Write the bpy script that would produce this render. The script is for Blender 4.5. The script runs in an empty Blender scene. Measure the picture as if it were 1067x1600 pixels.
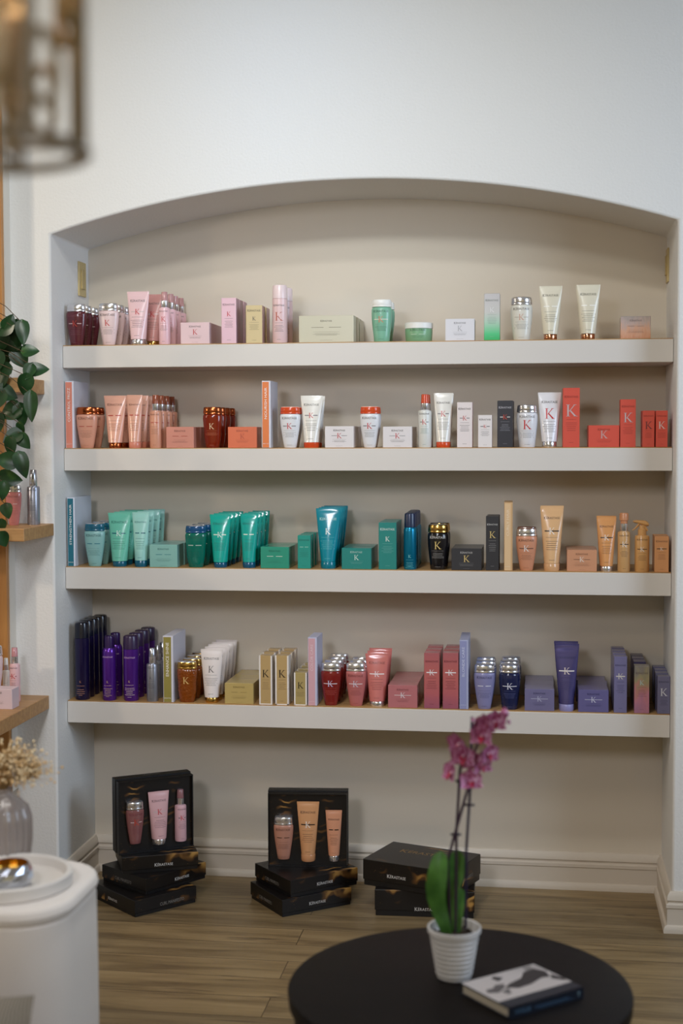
import bpy, math, random
from math import sin, cos, pi, sqrt, atan2, radians
from mathutils import Vector, Matrix
random.seed(7)
col = bpy.context.scene.collection
scn = bpy.context.scene

# ------------------------------------------------------------------ camera
PITCH, YAW, ROLL = 0.05342, -0.1393, -0.00309
CAM = Vector((1.43961, -4.1, 1.41189)); FPX = 2237.94
FWD = Vector((sin(YAW)*cos(PITCH), cos(YAW)*cos(PITCH), -sin(PITCH)))
RT0 = Vector((cos(YAW), -sin(YAW), 0)); UP0 = RT0.cross(FWD)
RT = cos(ROLL)*RT0 + sin(ROLL)*UP0; UP = -sin(ROLL)*RT0 + cos(ROLL)*UP0
cd = bpy.data.cameras.new('camera'); cam = bpy.data.objects.new('camera', cd); col.objects.link(cam)
cd.sensor_fit = 'VERTICAL'; cd.sensor_height = 36; cd.lens = FPX/1600*36
cam.matrix_world = Matrix(((RT.x, UP.x, -FWD.x, CAM.x), (RT.y, UP.y, -FWD.y, CAM.y), (RT.z, UP.z, -FWD.z, CAM.z), (0, 0, 0, 1)))
cd.dof.use_dof = True; cd.dof.focus_distance = 4.22; cd.dof.aperture_fstop = 2.5
scn.camera = cam
def ray(u, w): return RT*(u-533.5)/FPX + UP*(800-w)/FPX + FWD
def aty(u, w, Y): r = ray(u, w); return CAM + r*((Y-CAM.y)/r.y)
def atz(u, w, Z): r = ray(u, w); return CAM + r*((Z-CAM.z)/r.z)

# ------------------------------------------------------------------ world, lights, exposure
w = bpy.data.worlds.new('world'); scn.world = w; w.use_nodes = True
w.node_tree.nodes['Background'].inputs[0].default_value = (1.0, 0.82, 0.42, 1)
w.node_tree.nodes['Background'].inputs[1].default_value = 0.36
def area(name, loc, tgt, size, power, colr, shape='DISK', spread=pi, sy=None):
    l = bpy.data.lights.new(name, 'AREA'); l.shape = shape; l.size = size; l.energy = power; l.color = colr; l.spread = spread
    if sy: l.size_y = sy
    o = bpy.data.objects.new(name, l); col.objects.link(o); o.location = loc
    o.rotation_euler = (Vector(tgt)-Vector(loc)).to_track_quat('-Z', 'Y').to_euler(); return o
area('wall_wash_light', (0.62, -1.0, 3.03), (0.66, 0.0, 2.25), 0.14, 0.55, (0.3, 0.55, 1.0), spread=radians(70))
area('ceiling_spot', (0.65, -2.3, 2.95), (0.65, 0.1, 1.80), 0.22, 2.0, (0.93, 1.0, 1.0), spread=radians(60))
area('ceiling_spot_low', (0.85, -2.1, 2.95), (0.75, 0.1, 1.30), 0.22, 0.6, (1, 0.8, 0.6), spread=radians(80))
area('ceiling_light', (0.85, -1.6, 3.0), (0.85, -1.6, 0), 0.22, 15.3, (1.0, 1.0, 0.97))
area('front_window_light', (0.4, -3.9, 2.3), (0.7, 0.1, 0.7), 0.6, 4.0, (0.88, 0.90, 1.0), spread=radians(60))
area('far_ceiling_light', (0.6, -3.6, 3.0), (0.7, 0.1, 0.9), 0.5, 0.4, (0.9, 1.0, 1.0), spread=radians(70))
area('warm_left_light', (-1.0, -0.75, 2.75), (-0.2, 0.1, 1.2), 0.08, 6.3, (1.0, 0.88, 0.70))
area('low_warm_lamp', (-1.5, -1.3, 1.75), (0.0, 0.0, 0.85), 0.12, 3.2, (1.0, 0.80, 0.60), spread=radians(110))
area('right_daylight', (3.6, -1.6, 2.0), (0.0, 0.2, 1.2), 1.0, 20, (0.62, 0.78, 1.0), 'RECTANGLE', radians(120), 1.6)
scn.view_settings.view_transform = 'Standard'; scn.view_settings.look = 'None'
scn.view_settings.exposure = 0.0; scn.view_settings.gamma = 1.0; scn.view_settings.use_curve_mapping = False

# ------------------------------------------------------------------ materials
def lin(h):
    h = h.lstrip('#'); v = [int(h[i:i+2], 16)/255 for i in (0, 2, 4)]
    return tuple((c/12.92 if c <= .04045 else ((c+.055)/1.055)**2.4) for c in v) + (1,)
MC = {}
def mat(h, rough=.45, metal=0., trans=0., coat=0., emit=0., spec=.5, sub=0.):
    k = (h, rough, metal, trans, coat, emit, spec, sub)
    if k in MC: return MC[k]
    m = bpy.data.materials.new('paint_'+h.strip('#')); m.use_nodes = True; b = m.node_tree.nodes['Principled BSDF']
    b.inputs['Base Color'].default_value = lin(h); b.inputs['Roughness'].default_value = rough
    b.inputs['Metallic'].default_value = metal; b.inputs['Transmission Weight'].default_value = trans
    b.inputs['Coat Weight'].default_value = coat; b.inputs['Specular IOR Level'].default_value = spec
    if sub: b.inputs['Subsurface Weight'].default_value = sub; b.inputs['Subsurface Radius'].default_value = (.02, .02, .02)
    if emit: b.inputs['Emission Color'].default_value = lin(h); b.inputs['Emission Strength'].default_value = emit
    MC[k] = m; return m
class NT:
    def __init__(s, name):
        s.m = bpy.data.materials.new(name); s.m.use_nodes = True; s.t = s.m.node_tree; s.b = s.t.nodes['Principled BSDF']
    def n(s, typ, **kw):
        q = s.t.nodes.new(typ)
        for k, v in kw.items():
            if k.startswith('_'): setattr(q, k[1:], v)
            else:
                key = int(k[1:]) if k[0] == 'i' and k[1:].isdigit() else k.replace('__', ' ')
                q.inputs[key].default_value = v
        return q
    def l(s, a, b): s.t.links.new(a, b)
    def ramp(s, src, stops):
        r = s.n('ShaderNodeValToRGB'); e = r.color_ramp.elements
        while len(e) > 1: e.remove(e[-1])
        e[0].position = stops[0][0]; e[0].color = stops[0][1]
        for p, c in stops[1:]:
            q = e.new(p); q.color = c
        s.l(src, r.inputs[0]); return r
def coords(t, scale=(1, 1, 1), which='Object'):
    tc = t.n('ShaderNodeTexCoord'); mp = t.n('ShaderNodeMapping'); mp.inputs['Scale'].default_value = scale
    t.l(tc.outputs[which], mp.inputs[0]); return mp.outputs[0]
def wall_paint(name, h, bump=.25, rough=.7, spec=.3, tex=260):
    t = NT(name); t.b.inputs['Base Color'].default_value = lin(h); t.b.inputs['Roughness'].default_value = rough; t.b.inputs['Specular IOR Level'].default_value = spec
    n1 = t.n('ShaderNodeTexNoise', Scale=tex*.5, Detail=3.); t.l(coords(t), n1.inputs['Vector'])
    bp = t.n('ShaderNodeBump', Strength=bump, Distance=.002); t.l(n1.outputs[0], bp.inputs['Height']); t.l(bp.outputs[0], t.b.inputs['Normal'])
    return t.m
M_WALL = wall_paint('wall_white', '#e6e5e2', .5)
M_NICHE = wall_paint('niche_cream', '#d8cdbc', .12, .42, .5, 60)
M_TRIM = wall_paint('trim_white', '#d3c8b9', .02, .35)
M_SHELF = wall_paint('shelf_white', '#d5cfc8', .04, .4, .4, 40)
M_CEIL = mat('#e6e4e0', .8)
def oak(name, c1, c2, sc=(1.2, 22, 22), rough=.45):
    t = NT(name); v = coords(t, sc)
    n1 = t.n('ShaderNodeTexNoise', Scale=3., Detail=6., Roughness=.6); t.l(v, n1.inputs['Vector'])
    r = t.ramp(n1.outputs[0], [(.3, lin(c1)), (.7, lin(c2))]); t.l(r.outputs[0], t.b.inputs['Base Color']); t.b.inputs['Roughness'].default_value = rough
    return t.m
M_OAK = oak('oak_top', '#9a7040', '#c79f68')
M_OAK2 = oak('oak_shelf', '#a07448', '#bf945f')
M_OAKV = oak('oak_frame', '#a8713a', '#c08a4c', (20, 20, 1.2))
def floor_mat():
    t = NT('floor_planks'); v = coords(t)
    br = t.n('ShaderNodeTexBrick', _offset=.37, _offset_frequency=2); t.l(v, br.inputs['Vector'])
    for k, x in (('Scale', 1.), ('Mortar Size', .0012), ('Mortar Smooth', .1), ('Bias', 0.), ('Brick Width', 1.22), ('Row Height', .125)): br.inputs[k].default_value = x
    br.inputs['Color1'].default_value = (0, 0, 0, 1); br.inputs['Color2'].default_value = (1, 1, 1, 1); br.inputs['Mortar'].default_value = (.5, .5, .5, 1)
    off = t.n('ShaderNodeVectorMath', _operation='ADD'); t.l(v, off.inputs[0])
    sc = t.n('ShaderNodeVectorMath', _operation='SCALE'); t.l(br.outputs['Color'], sc.inputs[0]); sc.inputs['Scale'].default_value = 7.; t.l(sc.outputs[0], off.inputs[1])
    mp = t.n('ShaderNodeMapping'); mp.inputs['Scale'].default_value = (1.3, 13, 1); t.l(off.outputs[0], mp.inputs[0])
    n1 = t.n('ShaderNodeTexNoise', Scale=1.6, Detail=8., Roughness=.62, Distortion=.6); t.l(mp.outputs[0], n1.inputs['Vector'])
    r = t.ramp(n1.outputs[0], [(.25, lin('#5a4830')), (.42, lin('#7c6848')), (.56, lin('#927c58')), (.8, lin('#a8926c'))])
    mp2 = t.n('ShaderNodeMapping'); mp2.inputs['Scale'].default_value = (1.8, 26, 1); t.l(off.outputs[0], mp2.inputs[0])
    n2 = t.n('ShaderNodeTexNoise', Scale=1.1, Detail=5., Roughness=.5, Distortion=1.5); t.l(mp2.outputs[0], n2.inputs['Vector'])
    r2 = t.ramp(n2.outputs[0], [(.24, (.25, .25, .25, 1)), (.36, (1, 1, 1, 1))])
    mx = t.n('ShaderNodeMixRGB', _blend_type='MIX'); mx.inputs[1].default_value = lin('#35281c'); t.l(r2.outputs[0], mx.inputs[0]); t.l(r.outputs[0], mx.inputs[2])
    r3 = t.ramp(br.outputs['Color'], [(0, (.80, .80, .80, 1)), (1, (1.08, 1.06, 1.02, 1))])
    m2 = t.n('ShaderNodeMixRGB', _blend_type='MULTIPLY'); m2.inputs[0].default_value = 1; t.l(mx.outputs[0], m2.inputs[1]); t.l(r3.outputs[0], m2.inputs[2])
    m3 = t.n('ShaderNodeMixRGB', _blend_type='MIX'); m3.inputs[2].default_value = lin('#4a3a26'); t.l(br.outputs['Fac'], m3.inputs[0]); t.l(m2.outputs[0], m3.inputs[1])
    t.l(m3.outputs[0], t.b.inputs['Base Color']); t.b.inputs['Roughness'].default_value = .42
    return t.m
def grad_mat(name, stops, h, rough=.3, metal=.0, noise=0., coat=.3, sc=(1, 1, 1)):
    """printed colour gradient running up a pack of height h (object z)"""
    t = NT(name); tc = t.n('ShaderNodeTexCoord'); sp = t.n('ShaderNodeSeparateXYZ'); t.l(tc.outputs['Object'], sp.inputs[0])
    dv = t.n('ShaderNodeMath', _operation='DIVIDE', i1=h); t.l(sp.outputs['Z'], dv.inputs[0]); src = dv.outputs[0]
    if noise:
        mp = t.n('ShaderNodeMapping'); mp.inputs['Scale'].default_value = sc; t.l(tc.outputs['Object'], mp.inputs[0])
        n1 = t.n('ShaderNodeTexNoise', Scale=14., Detail=2.); t.l(mp.outputs[0], n1.inputs['Vector'])
        a = t.n('ShaderNodeMath', _operation='MULTIPLY_ADD', i1=noise, i2=-noise*.5); t.l(n1.outputs[0], a.inputs[0])
        ad = t.n('ShaderNodeMath', _operation='ADD'); t.l(src, ad.inputs[0]); t.l(a.outputs[0], ad.inputs[1]); src = ad.outputs[0]
    r = t.ramp(src, [(p, lin(c)) for p, c in stops]); t.l(r.outputs[0], t.b.inputs['Base Color'])
    t.b.inputs['Roughness'].default_value = rough; t.b.inputs['Metallic'].default_value = metal; t.b.inputs['Coat Weight'].default_value = coat
    return t.m
def gold_swirl(name, base='#100c0b', amt=.5, rough=.38, sc=9.):
    """black gift paper printed with gold curls and specks"""
    t = NT(name); v = coords(t)
    n0 = t.n('ShaderNodeTexNoise', Scale=sc*.7, Detail=1.); t.l(v, n0.inputs['Vector'])
    wv = t.n('ShaderNodeTexWave', _wave_type='RINGS', Scale=sc*.9, Distortion=9., Detail=2.); wv.inputs['Detail Scale'].default_value = 1.2; t.l(v, wv.inputs['Vector'])
    r1 = t.ramp(wv.outputs[0], [(.55, (0, 0, 0, 1)), (.95, (1, 1, 1, 1))])
    r0 = t.ramp(n0.outputs[0], [(.60-.18*amt, (0, 0, 0, 1)), (.74-.12*amt, (1, 1, 1, 1))])
    mm = t.n('ShaderNodeMath', _operation='MULTIPLY'); t.l(r1.outputs[0], mm.inputs[0]); t.l(r0.outputs[0], mm.inputs[1])
    vo = t.n('ShaderNodeTexVoronoi', Scale=sc*9); t.l(v, vo.inputs['Vector'])
    r2 = t.ramp(vo.outputs['Distance'], [(.05, (1, 1, 1, 1)), (.13, (0, 0, 0, 1))])
    n3 = t.n('ShaderNodeTexNoise', Scale=sc*2.2, Detail=0.); t.l(v, n3.inputs['Vector'])
    r3 = t.ramp(n3.outputs[0], [(.52, (0, 0, 0, 1)), (.6, (.8, .8, .8, 1))])
    m2 = t.n('ShaderNodeMath', _operation='MULTIPLY'); t.l(r2.outputs[0], m2.inputs[0]); t.l(r3.outputs[0], m2.inputs[1])
    mx = t.n('ShaderNodeMath', _operation='MAXIMUM'); t.l(mm.outputs[0], mx.inputs[0]); t.l(m2.outputs[0], mx.inputs[1])
    r = t.ramp(mx.outputs[0], [(0, lin(base)), (.5, lin('#5a3c1c')), (1, lin('#b98d4a'))])
    t.l(r.outputs[0], t.b.inputs['Base Color']); t.b.inputs['Roughness'].default_value = rough
    return t.m

# ------------------------------------------------------------------ mesh builder
class MB:
    def __init__(s): s.v = []; s.f = []; s.mi = []; s.mats = []
    def slot(s, m):
        if m not in s.mats: s.mats.append(m)
        return s.mats.index(m)
    def add(s, vs, fs, m):
        o = len(s.v); s.v += [tuple(p) for p in vs]; k = s.slot(m)
        for f in fs: s.f.append(tuple(i+o for i in f)); s.mi.append(k)
    def loft(s, rings, m, cap0=True, cap1=True):
        """rings: lists of equal length of points"""
        n = len(rings[0]); vs = [p for r in rings for p in r]; fs = []
        for i in range(len(rings)-1):
            for j in range(n):
                a = i*n+j; b = i*n+(j+1) % n; fs.append((a, b, b+n, a+n))
        if cap0: fs.append(tuple(reversed(range(n))))
        if cap1: fs.append(tuple((len(rings)-1)*n+j for j in range(n)))
        s.add(vs, fs, m)
    def ell(s, prof, m, n=28, cap0=True, cap1=True, c=(0, 0, 0), pw=1.):
        """prof: (z, half width, half depth)"""
        R = []
        for z, a, b in prof:
            r = []
            for j in range(n):
                t = 2*pi*j/n; cx, sy = cos(t), sin(t)
                r.append((c[0]+a*math.copysign(abs(cx)**pw, cx), c[1]+b*math.copysign(abs(sy)**pw, sy), c[2]+z))
            R.append(r)
        s.loft(R, m, cap0, cap1)
    def box(s, x0, x1, y0, y1, z0, z1, m, c=0.):
        if c <= 0:
            v = [(x, y, z) for z in (z0, z1) for x, y in ((x0, y0), (x1, y0), (x1, y1), (x0, y1))]
            s.add(v, [(3, 2, 1, 0), (4, 5, 6, 7), (0, 1, 5, 4), (1, 2, 6, 5), (2, 3, 7, 6), (3, 0, 4, 7)], m); return
        def ring(z, i):
            return [(x0+i+c*0, y0+i, z), (x1-i, y0+i, z), (x1-i, y1-i, z), (x0+i, y1-i, z)]
        def ring8(z, i):
            k = c
            return [(x0+k, y0+i, z), (x1-k, y0+i, z), (x1-i, y0+k, z), (x1-i, y1-k, z), (x1-k, y1-i, z), (x0+k, y1-i, z), (x0+i, y1-k, z), (x0+i, y0+k, z)]
        def ringc(z):
            k = c; e = c*1.0001
            return [(x0+e, y0+k, z), (x1-e, y0+k, z), (x1-k, y0+e, z), (x1-k, y1-e, z), (x1-e, y1-k, z), (x0+e, y1-k, z), (x0+k, y1-e, z), (x0+k, y0+e, z)]
        s.loft([ringc(z0), ring8(z0+c, 0), ring8(z1-c, 0), ringc(z1)], m)
    def tube(s, pts, r, m, n=8, cyc=False):
        pts = [Vector(p) for p in pts]; R = []; N = len(pts)
        rr = r if isinstance(r, (list, tuple)) else [r]*N
        up = Vector((0.1, .05, 1)).normalized(); prev = None
        for i, p in enumerate(pts):
            a = pts[(i-1) % N] if (cyc or i > 0) else p; b = pts[(i+1) % N] if (cyc or i < N-1) else p
            t = (b-a).normalized()
            if prev is None:
                u = t.cross(up); u = u if u.length > .1 else t.cross(Vector((1, 0, 0))); u.normalize()
            else: u = (prev - t*prev.dot(t)).normalized()
            prev = u; v2 = t.cross(u)
            R.append([tuple(p+rr[i]*(cos(2*pi*j/n)*u+sin(2*pi*j/n)*v2)) for j in range(n)])
        if cyc:
            R.append(R[0]); s.loft(R, m, False, False)
        else: s.loft(R, m)
    def xf(s, M, i0=0):
        s.v = s.v[:i0]+[tuple(M @ Vector(p)) for p in s.v[i0:]]
    def build(s, name, parent=None, loc=(0, 0, 0), rz=0., smooth=38):
        me = bpy.data.meshes.new(name); me.from_pydata(s.v, [], s.f); me.update()
        for m in s.mats: me.materials.append(m)
        me.polygons.foreach_set('material_index', s.mi)
        if smooth:
            me.polygons.foreach_set('use_smooth', [True]*len(s.f)); me.set_sharp_from_angle(angle=radians(smooth))
        o = bpy.data.objects.new(name, me); col.objects.link(o); o.parent = parent; o.location = loc
        o.rotation_euler = (0, 0, rz); return o
def empty(name, loc=(0, 0, 0), rz=0.):
    o = bpy.data.objects.new(name, None); o.empty_display_size = .05; col.objects.link(o); o.location = loc; o.rotation_euler = (0, 0, rz); return o
def tag(o, label=None, cat=None, group=None, kind=None):
    for k, v in (('label', label), ('category', cat), ('group', group), ('kind', kind)):
        if v: o[k] = v
    return o
def struct(o): o['kind'] = 'structure'; return o
def copy_tree(o, parent=None):
    c = o.copy(); col.objects.link(c); c.parent = parent
    for ch in list(o.children): copy_tree(ch, c)
    return c

# ------------------------------------------------------------------ lettering
TC = {}
def text_geo(s):
    """2D triangles of a word, capital height 1, starting at x=0"""
    if s in TC: return TC[s]
    cu = bpy.data.curves.new('t', 'FONT'); cu.body = s; cu.resolution_u = 2; cu.size = 1
    o = bpy.data.objects.new('t', cu); col.objects.link(o)
    dg = bpy.context.evaluated_depsgraph_get(); e = o.evaluated_get(dg); me = e.to_mesh()
    vs = [(v.co.x, v.co.y) for v in me.vertices]; fs = [tuple(p.vertices) for p in me.polygons]
    e.to_mesh_clear(); bpy.data.objects.remove(o); bpy.data.curves.remove(cu)
    x0 = min(p[0] for p in vs); x1 = max(p[0] for p in vs); k = 1/.70
    vs = [((x-x0)*k, y*k) for x, y in vs]; TC[s] = (vs, fs, (x1-x0)*k); return TC[s]
def word(mb, s, F, cx, z, width=None, height=None, m=None, stretch=1., vert=False, maxh=None):
    vs, fs, L = text_geo(s)
    if width is None: width = L*height*stretch
    if height is None: height = width/L/stretch
    sx = width/L
    out = []
    for x, y in vs:
        a, b = (x*sx-width/2), y*height
        if vert: a, b = -b+height/2, a
        out.append(F(cx+a, z+b))
    mb.add(out, fs, m)
def logo(mb, F, cx, z, W, m):
    """the brand word with its tall first letter"""
    vsK, fK, LK = text_geo('K'); vr, fr, LR = text_geo('ÉRASTASE')
    hk = 1.32; gap = .08; tot = LK*hk*.95+gap+LR*.95; k = W/tot; x0 = -W/2
    mb.add([F(cx+x0+x*hk*.95*k, z+y*hk*k) for x, y in vsK], fK, m)
    x1 = x0+(LK*hk*.95+gap)*k
    mb.add([F(cx+x1+x*.95*k, z+(y+.12)*k) for x, y in vr], fr, m)
def mono(mb, F, cx, z, h, m):
    """the single K emblem: thin stem, thin arm, bold leg, serifs"""
    P = [[(.0, 0), (.13, 0), (.13, 1), (.0, 1)], [(-.09, 0), (.22, 0), (.22, .035), (-.09, .035)], [(-.09, .965), (.22, .965), (.22, 1), (-.09, 1)],
         [(.13, .42), (.20, .42), (.66, 1), (.58, 1)], [(.25, .56), (.20, .47), (.60, 0), (.78, 0)], [(.50, .965), (.76, .965), (.76, 1), (.50, 1)], [(.54, 0), (.86, 0), (.86, .035), (.54, .035)]]
    for p in P: mb.add([F(cx+(x-.34)*h, z+y*h) for x, y in p], [(0, 1, 2, 3)], m)
def bar(mb, F, x0, x1, z, h, m, n=4):
    vs = []
    for i in range(n+1):
        x = x0+(x1-x0)*i/n; vs += [F(x, z-h/2), F(x, z+h/2)]
    mb.add(vs, [(2*i, 2*i+2, 2*i+3, 2*i+1) for i in range(n)], m)
def decal(mb, F, W, H, sp):
    """W label width, H body height, F(x,z)->surface point. sp: colours and positions"""
    mi = lambda h, **k: mat(h, rough=k.get('r', .4), metal=k.get('me', 0.))
    ink = mi(sp.get('ink', '#4a4442')); ki = sp.get('k'); zl = sp.get('vb', .84)*H
    if sp.get('brand', 1): logo(mb, F, 0, zl, W*sp.get('bw', .78), ink)
    zk = sp.get('vk', .60)*H; kh = sp.get('kh', .13)*H
    b = sp.get('bar')
    if b:
        bm_ = mi(b, r=.3); bh = sp.get('bh', .018)*H; g = kh*.42 if ki and not sp.get('thru') else W*.06
        if sp.get('thru'): bar(mb, F, -W*.36, W*.36, zk+kh*.5, bh, bm_, 8)
        else: bar(mb, F, -W*.34, -g, zk+kh*.5, bh, bm_); bar(mb, F, g, W*.34, zk+kh*.5, bh, bm_)
    if ki:
        F2 = lambda x, z: tuple(Vector(F(x, z))+Vector((0, -.0002, 0)))
        mono(mb, F2, 0, zk, kh, mi(ki, r=.3))
    li = mi(sp.get('line', sp.get('ink', '#4a4442')), r=.5)
    rnd = random.Random(int(H*10000)); z = zk-.05*H; bar(mb, F, -W*.30, W*.30, z, .004*H, li)
    for r in range(sp.get('nl', 5)):
        z = zk-(.11+.032*r)*H; k = W*(.22+.14*rnd.random())
        bar(mb, F, -k, k, z, .0055*H, li)
    if sp.get('foot', 1): bar(mb, F, -W*.14, W*.14, sp.get('vf', .08)*H, .0045*H, li)

# ------------------------------------------------------------------ product builders (origin at base centre, front faces -y)
SIL = dict(rough=.22, metal=.9)
def interp(prof, z):
    for (z0, a0, b0), (z1, a1, b1) in zip(prof, prof[1:]):
        if z0 <= z <= z1:
            t = (z-z0)/max(1e-9, z1-z0); return a0+(a1-a0)*t, b0+(b1-b0)*t
    return prof[-1][1:]
def surf(prof, e=.0004):
    def F(x, z):
        a, b = interp(prof, z); u = max(-.97, min(.97, x/a)); return (x, -b*sqrt(1-u*u)-e, z)
    return F
def bath(Wd, H, m, capm, sp, topm=None, round_=0, waist=.60):
    a = Wd/2; d = .60 if not round_ else .8
    if round_: P = [(0, .70), (.02, .76), (.15, .80), (.35, .90), (.55, .98), (.68, 1.0), (.76, .99), (.80, .94), (.82, .84)]
    else: P = [(0, waist-.05), (.012, waist), (.12, waist+.08), (.3, waist+.2), (.45, .90), (.58, .965), (.70, 1.0), (.775, 1.0), (.80, .97), (.82, .88)]
    pr = [(t*H, r*a, r*a*d) for t, r in P]
    r = empty('shampoo_bottle'); b = MB(); b.ell(pr, m, 32); decal(b, surf(pr), Wd*.92, H*.82, sp); b.build('body', r)
    c = MB(); k = .97; c.ell([(.822*H, a*.86, a*d*.86), (.828*H, a*k, a*d*k), (.86*H, a*k, a*d*k), (.865*H, a*k*.985, a*d*k*.985), (.87*H, a*k, a*d*k), (.965*H, a*.93, a*d*.95), (.985*H, a*.90, a*d*.9)], capm, 32, True, False)
    c.ell([(.985*H, a*.90, a*d*.9), (.998*H, a*.84, a*d*.84), (1.0*H, a*.5, a*d*.5)], topm or capm, 32, False, True); c.build('cap', r)
    return r, a*d
def tubep(Wd, H, m, capm, sp, ch=.105, waist=.68, band=False):
    a = Wd/2; b0 = a*waist; P = []
    for i in range(15):
        t = i/14; aa = a*(waist+(.985-waist)*t**.9); bb = b0*max(.05, (1-t)**.75)
        P.append((ch*H+(.955-ch)*H*t, aa, max(bb, .0018)))
    P.append((.957*H, a, .0016)); P.append((1.0*H, a, .0013))
    r = empty('conditioner_tube'); b = MB(); b.ell([(ch*H, b0*.8, b0*.8)]+P, m, 28); decal(b, surf(P), Wd*.86, H, dict(dict(vb=.80, vk=.57, kh=.10, vf=.17), **sp)); b.build('body', r)
    c = MB(); k = b0*(1.02 if band else .92); c.ell([(0, k*.94, k*.94), (.004, k, k), (ch*H-.002, k*1.01, k*1.01), (ch*H-.0005, k*.96, k*.96)], capm, 28); c.build('cap', r)
    return r, b0
def carton(Wd, H, D, m, sp, name='product_carton', sidem=None, framem=None, wide=False):
    b = MB(); b.box(-Wd/2, Wd/2, -D/2, D/2, 0, H, m, .0009)
    ln = sidem or mat('#8b8580', .6)
    b.box(-Wd/2+.002, Wd/2-.002, D/2-.0035, D/2-.003, H, H+.0002, ln)          # tuck seam of the top flap
    F = lambda x, z: (x, -D/2-.0004, z)
    if sidem: b.box(-Wd/2-.0003, -Wd/2+.0002, -D/2+.001, D/2-.001, .001, H-.001, sidem); b.box(Wd/2-.0002, Wd/2+.0003, -D/2+.001, D/2-.001, .001, H-.001, sidem)
    if framem:
        t = Wd*.1
        for x0, x1, z0, z1 in ((-Wd/2, -Wd/2+t, 0, H), (Wd/2-t, Wd/2, 0, H), (-Wd/2, Wd/2, 0, t*.8)):
            b.box(x0, x1, -D/2-.0006, -D/2+.0002, z0, z1, framem)
        b.box(Wd/2-.0002, Wd/2+.0004, -D/2, D/2, 0, H, framem); b.box(-Wd/2-.0004, -Wd/2+.0002, -D/2, D/2, 0, H, framem)
    d = dict(vb=.83, vk=.60, kh=.10, bw=.84) if not wide else dict(vb=.76, vk=.44, kh=.24, bw=.50, nl=3)
    if wide: d['wl'] = 1
    LW = Wd*.96 if not wide else Wd*.80
    decal(b, F, LW, H, dict(d, **sp)); return b.build(name, smooth=0), D/2
def spray(Wd, H, m, capm, sp, colm=None, nozzle=False, zb=.70):
    a = Wd/2; pr = [(0, a*.94, a*.94), (.004, a, a), ((zb-.03)*H, a, a), ((zb-.008)*H, a*.93, a*.93), (zb*H, a*.7, a*.7), ((zb+.01)*H, a*.56, a*.56)]
    r = empty('spray_bottle'); b = MB(); b.ell(pr, m, 26); decal(b, surf(pr), Wd*.92, H*zb, sp); b.build('body', r)
    c = MB(); c.ell([((zb+.005)*H, a*.60, a*.60), ((zb+.012)*H, a*.63, a*.63), ((zb+.13)*H, a*.63, a*.63), ((zb+.135)*H, a*.58, a*.58)], colm or mat('#dedee2', **SIL), 24); c.build('collar', r)
    c = MB(); t = zb+.135
    if nozzle: c.ell([(t*H, a*.56, a*.56), ((t+.05)*H, a*.56, a*.56), ((t+.055)*H, a*.74, a*.66), (.985*H, a*.74, a*.66), (H, a*.6, a*.55)], capm, 24)
    else: c.ell([(t*H, a*.60, a*.60), (.99*H, a*.53, a*.53), (H, a*.46, a*.46)], capm, 24)
    c.build('cap', r); return r, a
def aerosol(Wd, H, m, capm, sp, zb=.80, capw=.9):
    a = Wd/2; pr = [(0, a*.9, a*.9), (.004, a, a), ((zb-.07)*H, a, a), ((zb-.04)*H, a*.97, a*.97), ((zb-.012)*H, a*max(.86, capw*.98), a*max(.86, capw*.98)), (zb*H, a*.8, a*.8)]
    if capw > .97: pr = [(0, a*.9, a*.9), (.004, a, a), ((zb-.008)*H, a, a), (zb*H, a*.9, a*.9)]
    r = empty('aerosol_can'); b = MB(); b.ell(pr, m, 28); decal(b, surf(pr), Wd*.92, H*zb, sp); b.build('body', r)
    c = MB(); k = a*capw; c.ell([((zb-.004)*H, k*.96, k*.96), (zb*H, k, k), (.965*H, k*.97, k*.97), (.99*H, k*.90, k*.90), (H, k*.7, k*.7)], capm, 28); c.build('cap', r)
    return r, a
def jar(Wd, H, m, capm, sp):
    a = Wd/2; pr = [(0, a*.88, a*.88), (.004, a*.95, a*.95), (.5*H, a*.98, a*.98), (.66*H, a*.98, a*.98), (.70*H, a*.9, a*.9)]
    r = empty('cream_jar'); b = MB(); b.ell(pr, m, 32); decal(b, surf(pr), Wd*.7, H*.7, sp); b.build('body', r)
    c = MB(); c.ell([(.68*H, a*.9, a*.9), (.69*H, a, a), (.96*H, a, a), (H, a*.93, a*.93)], capm, 32); c.build('lid', r); return r, a
def divider(Wd, H, D, m, spine, s, ink='#f4efe8'):
    b = MB(); b.box(-Wd/2, Wd/2, -D/2, D/2, 0, H, m, .0008); t = Wd*.10
    b.box(-Wd/2+t*.6, Wd/2-t*2, -D/2-.0006, -D/2+.0002, .001, H-t*1.2, spine)
    F = lambda x, z: (x, -D/2-.0012, z); i = mat(ink, .5)
    cx = -t*.7; L = H*.039*len(s)
    vs, fs, ln = text_geo(' '.join(s) if len(s) < 9 else s)
    word(b, s, F, cx, H*.40, width=L, height=Wd*.34, m=i, vert=True) if False else b.add([F(cx-y*Wd*.29+Wd*.145, H*.90-L+x*L/ln) for x, y in vs], fs, i)
    logo(b, F, cx, H*.055, Wd*.62, i)
    return b.build('shelf_divider', smooth=0), D/2
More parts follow.
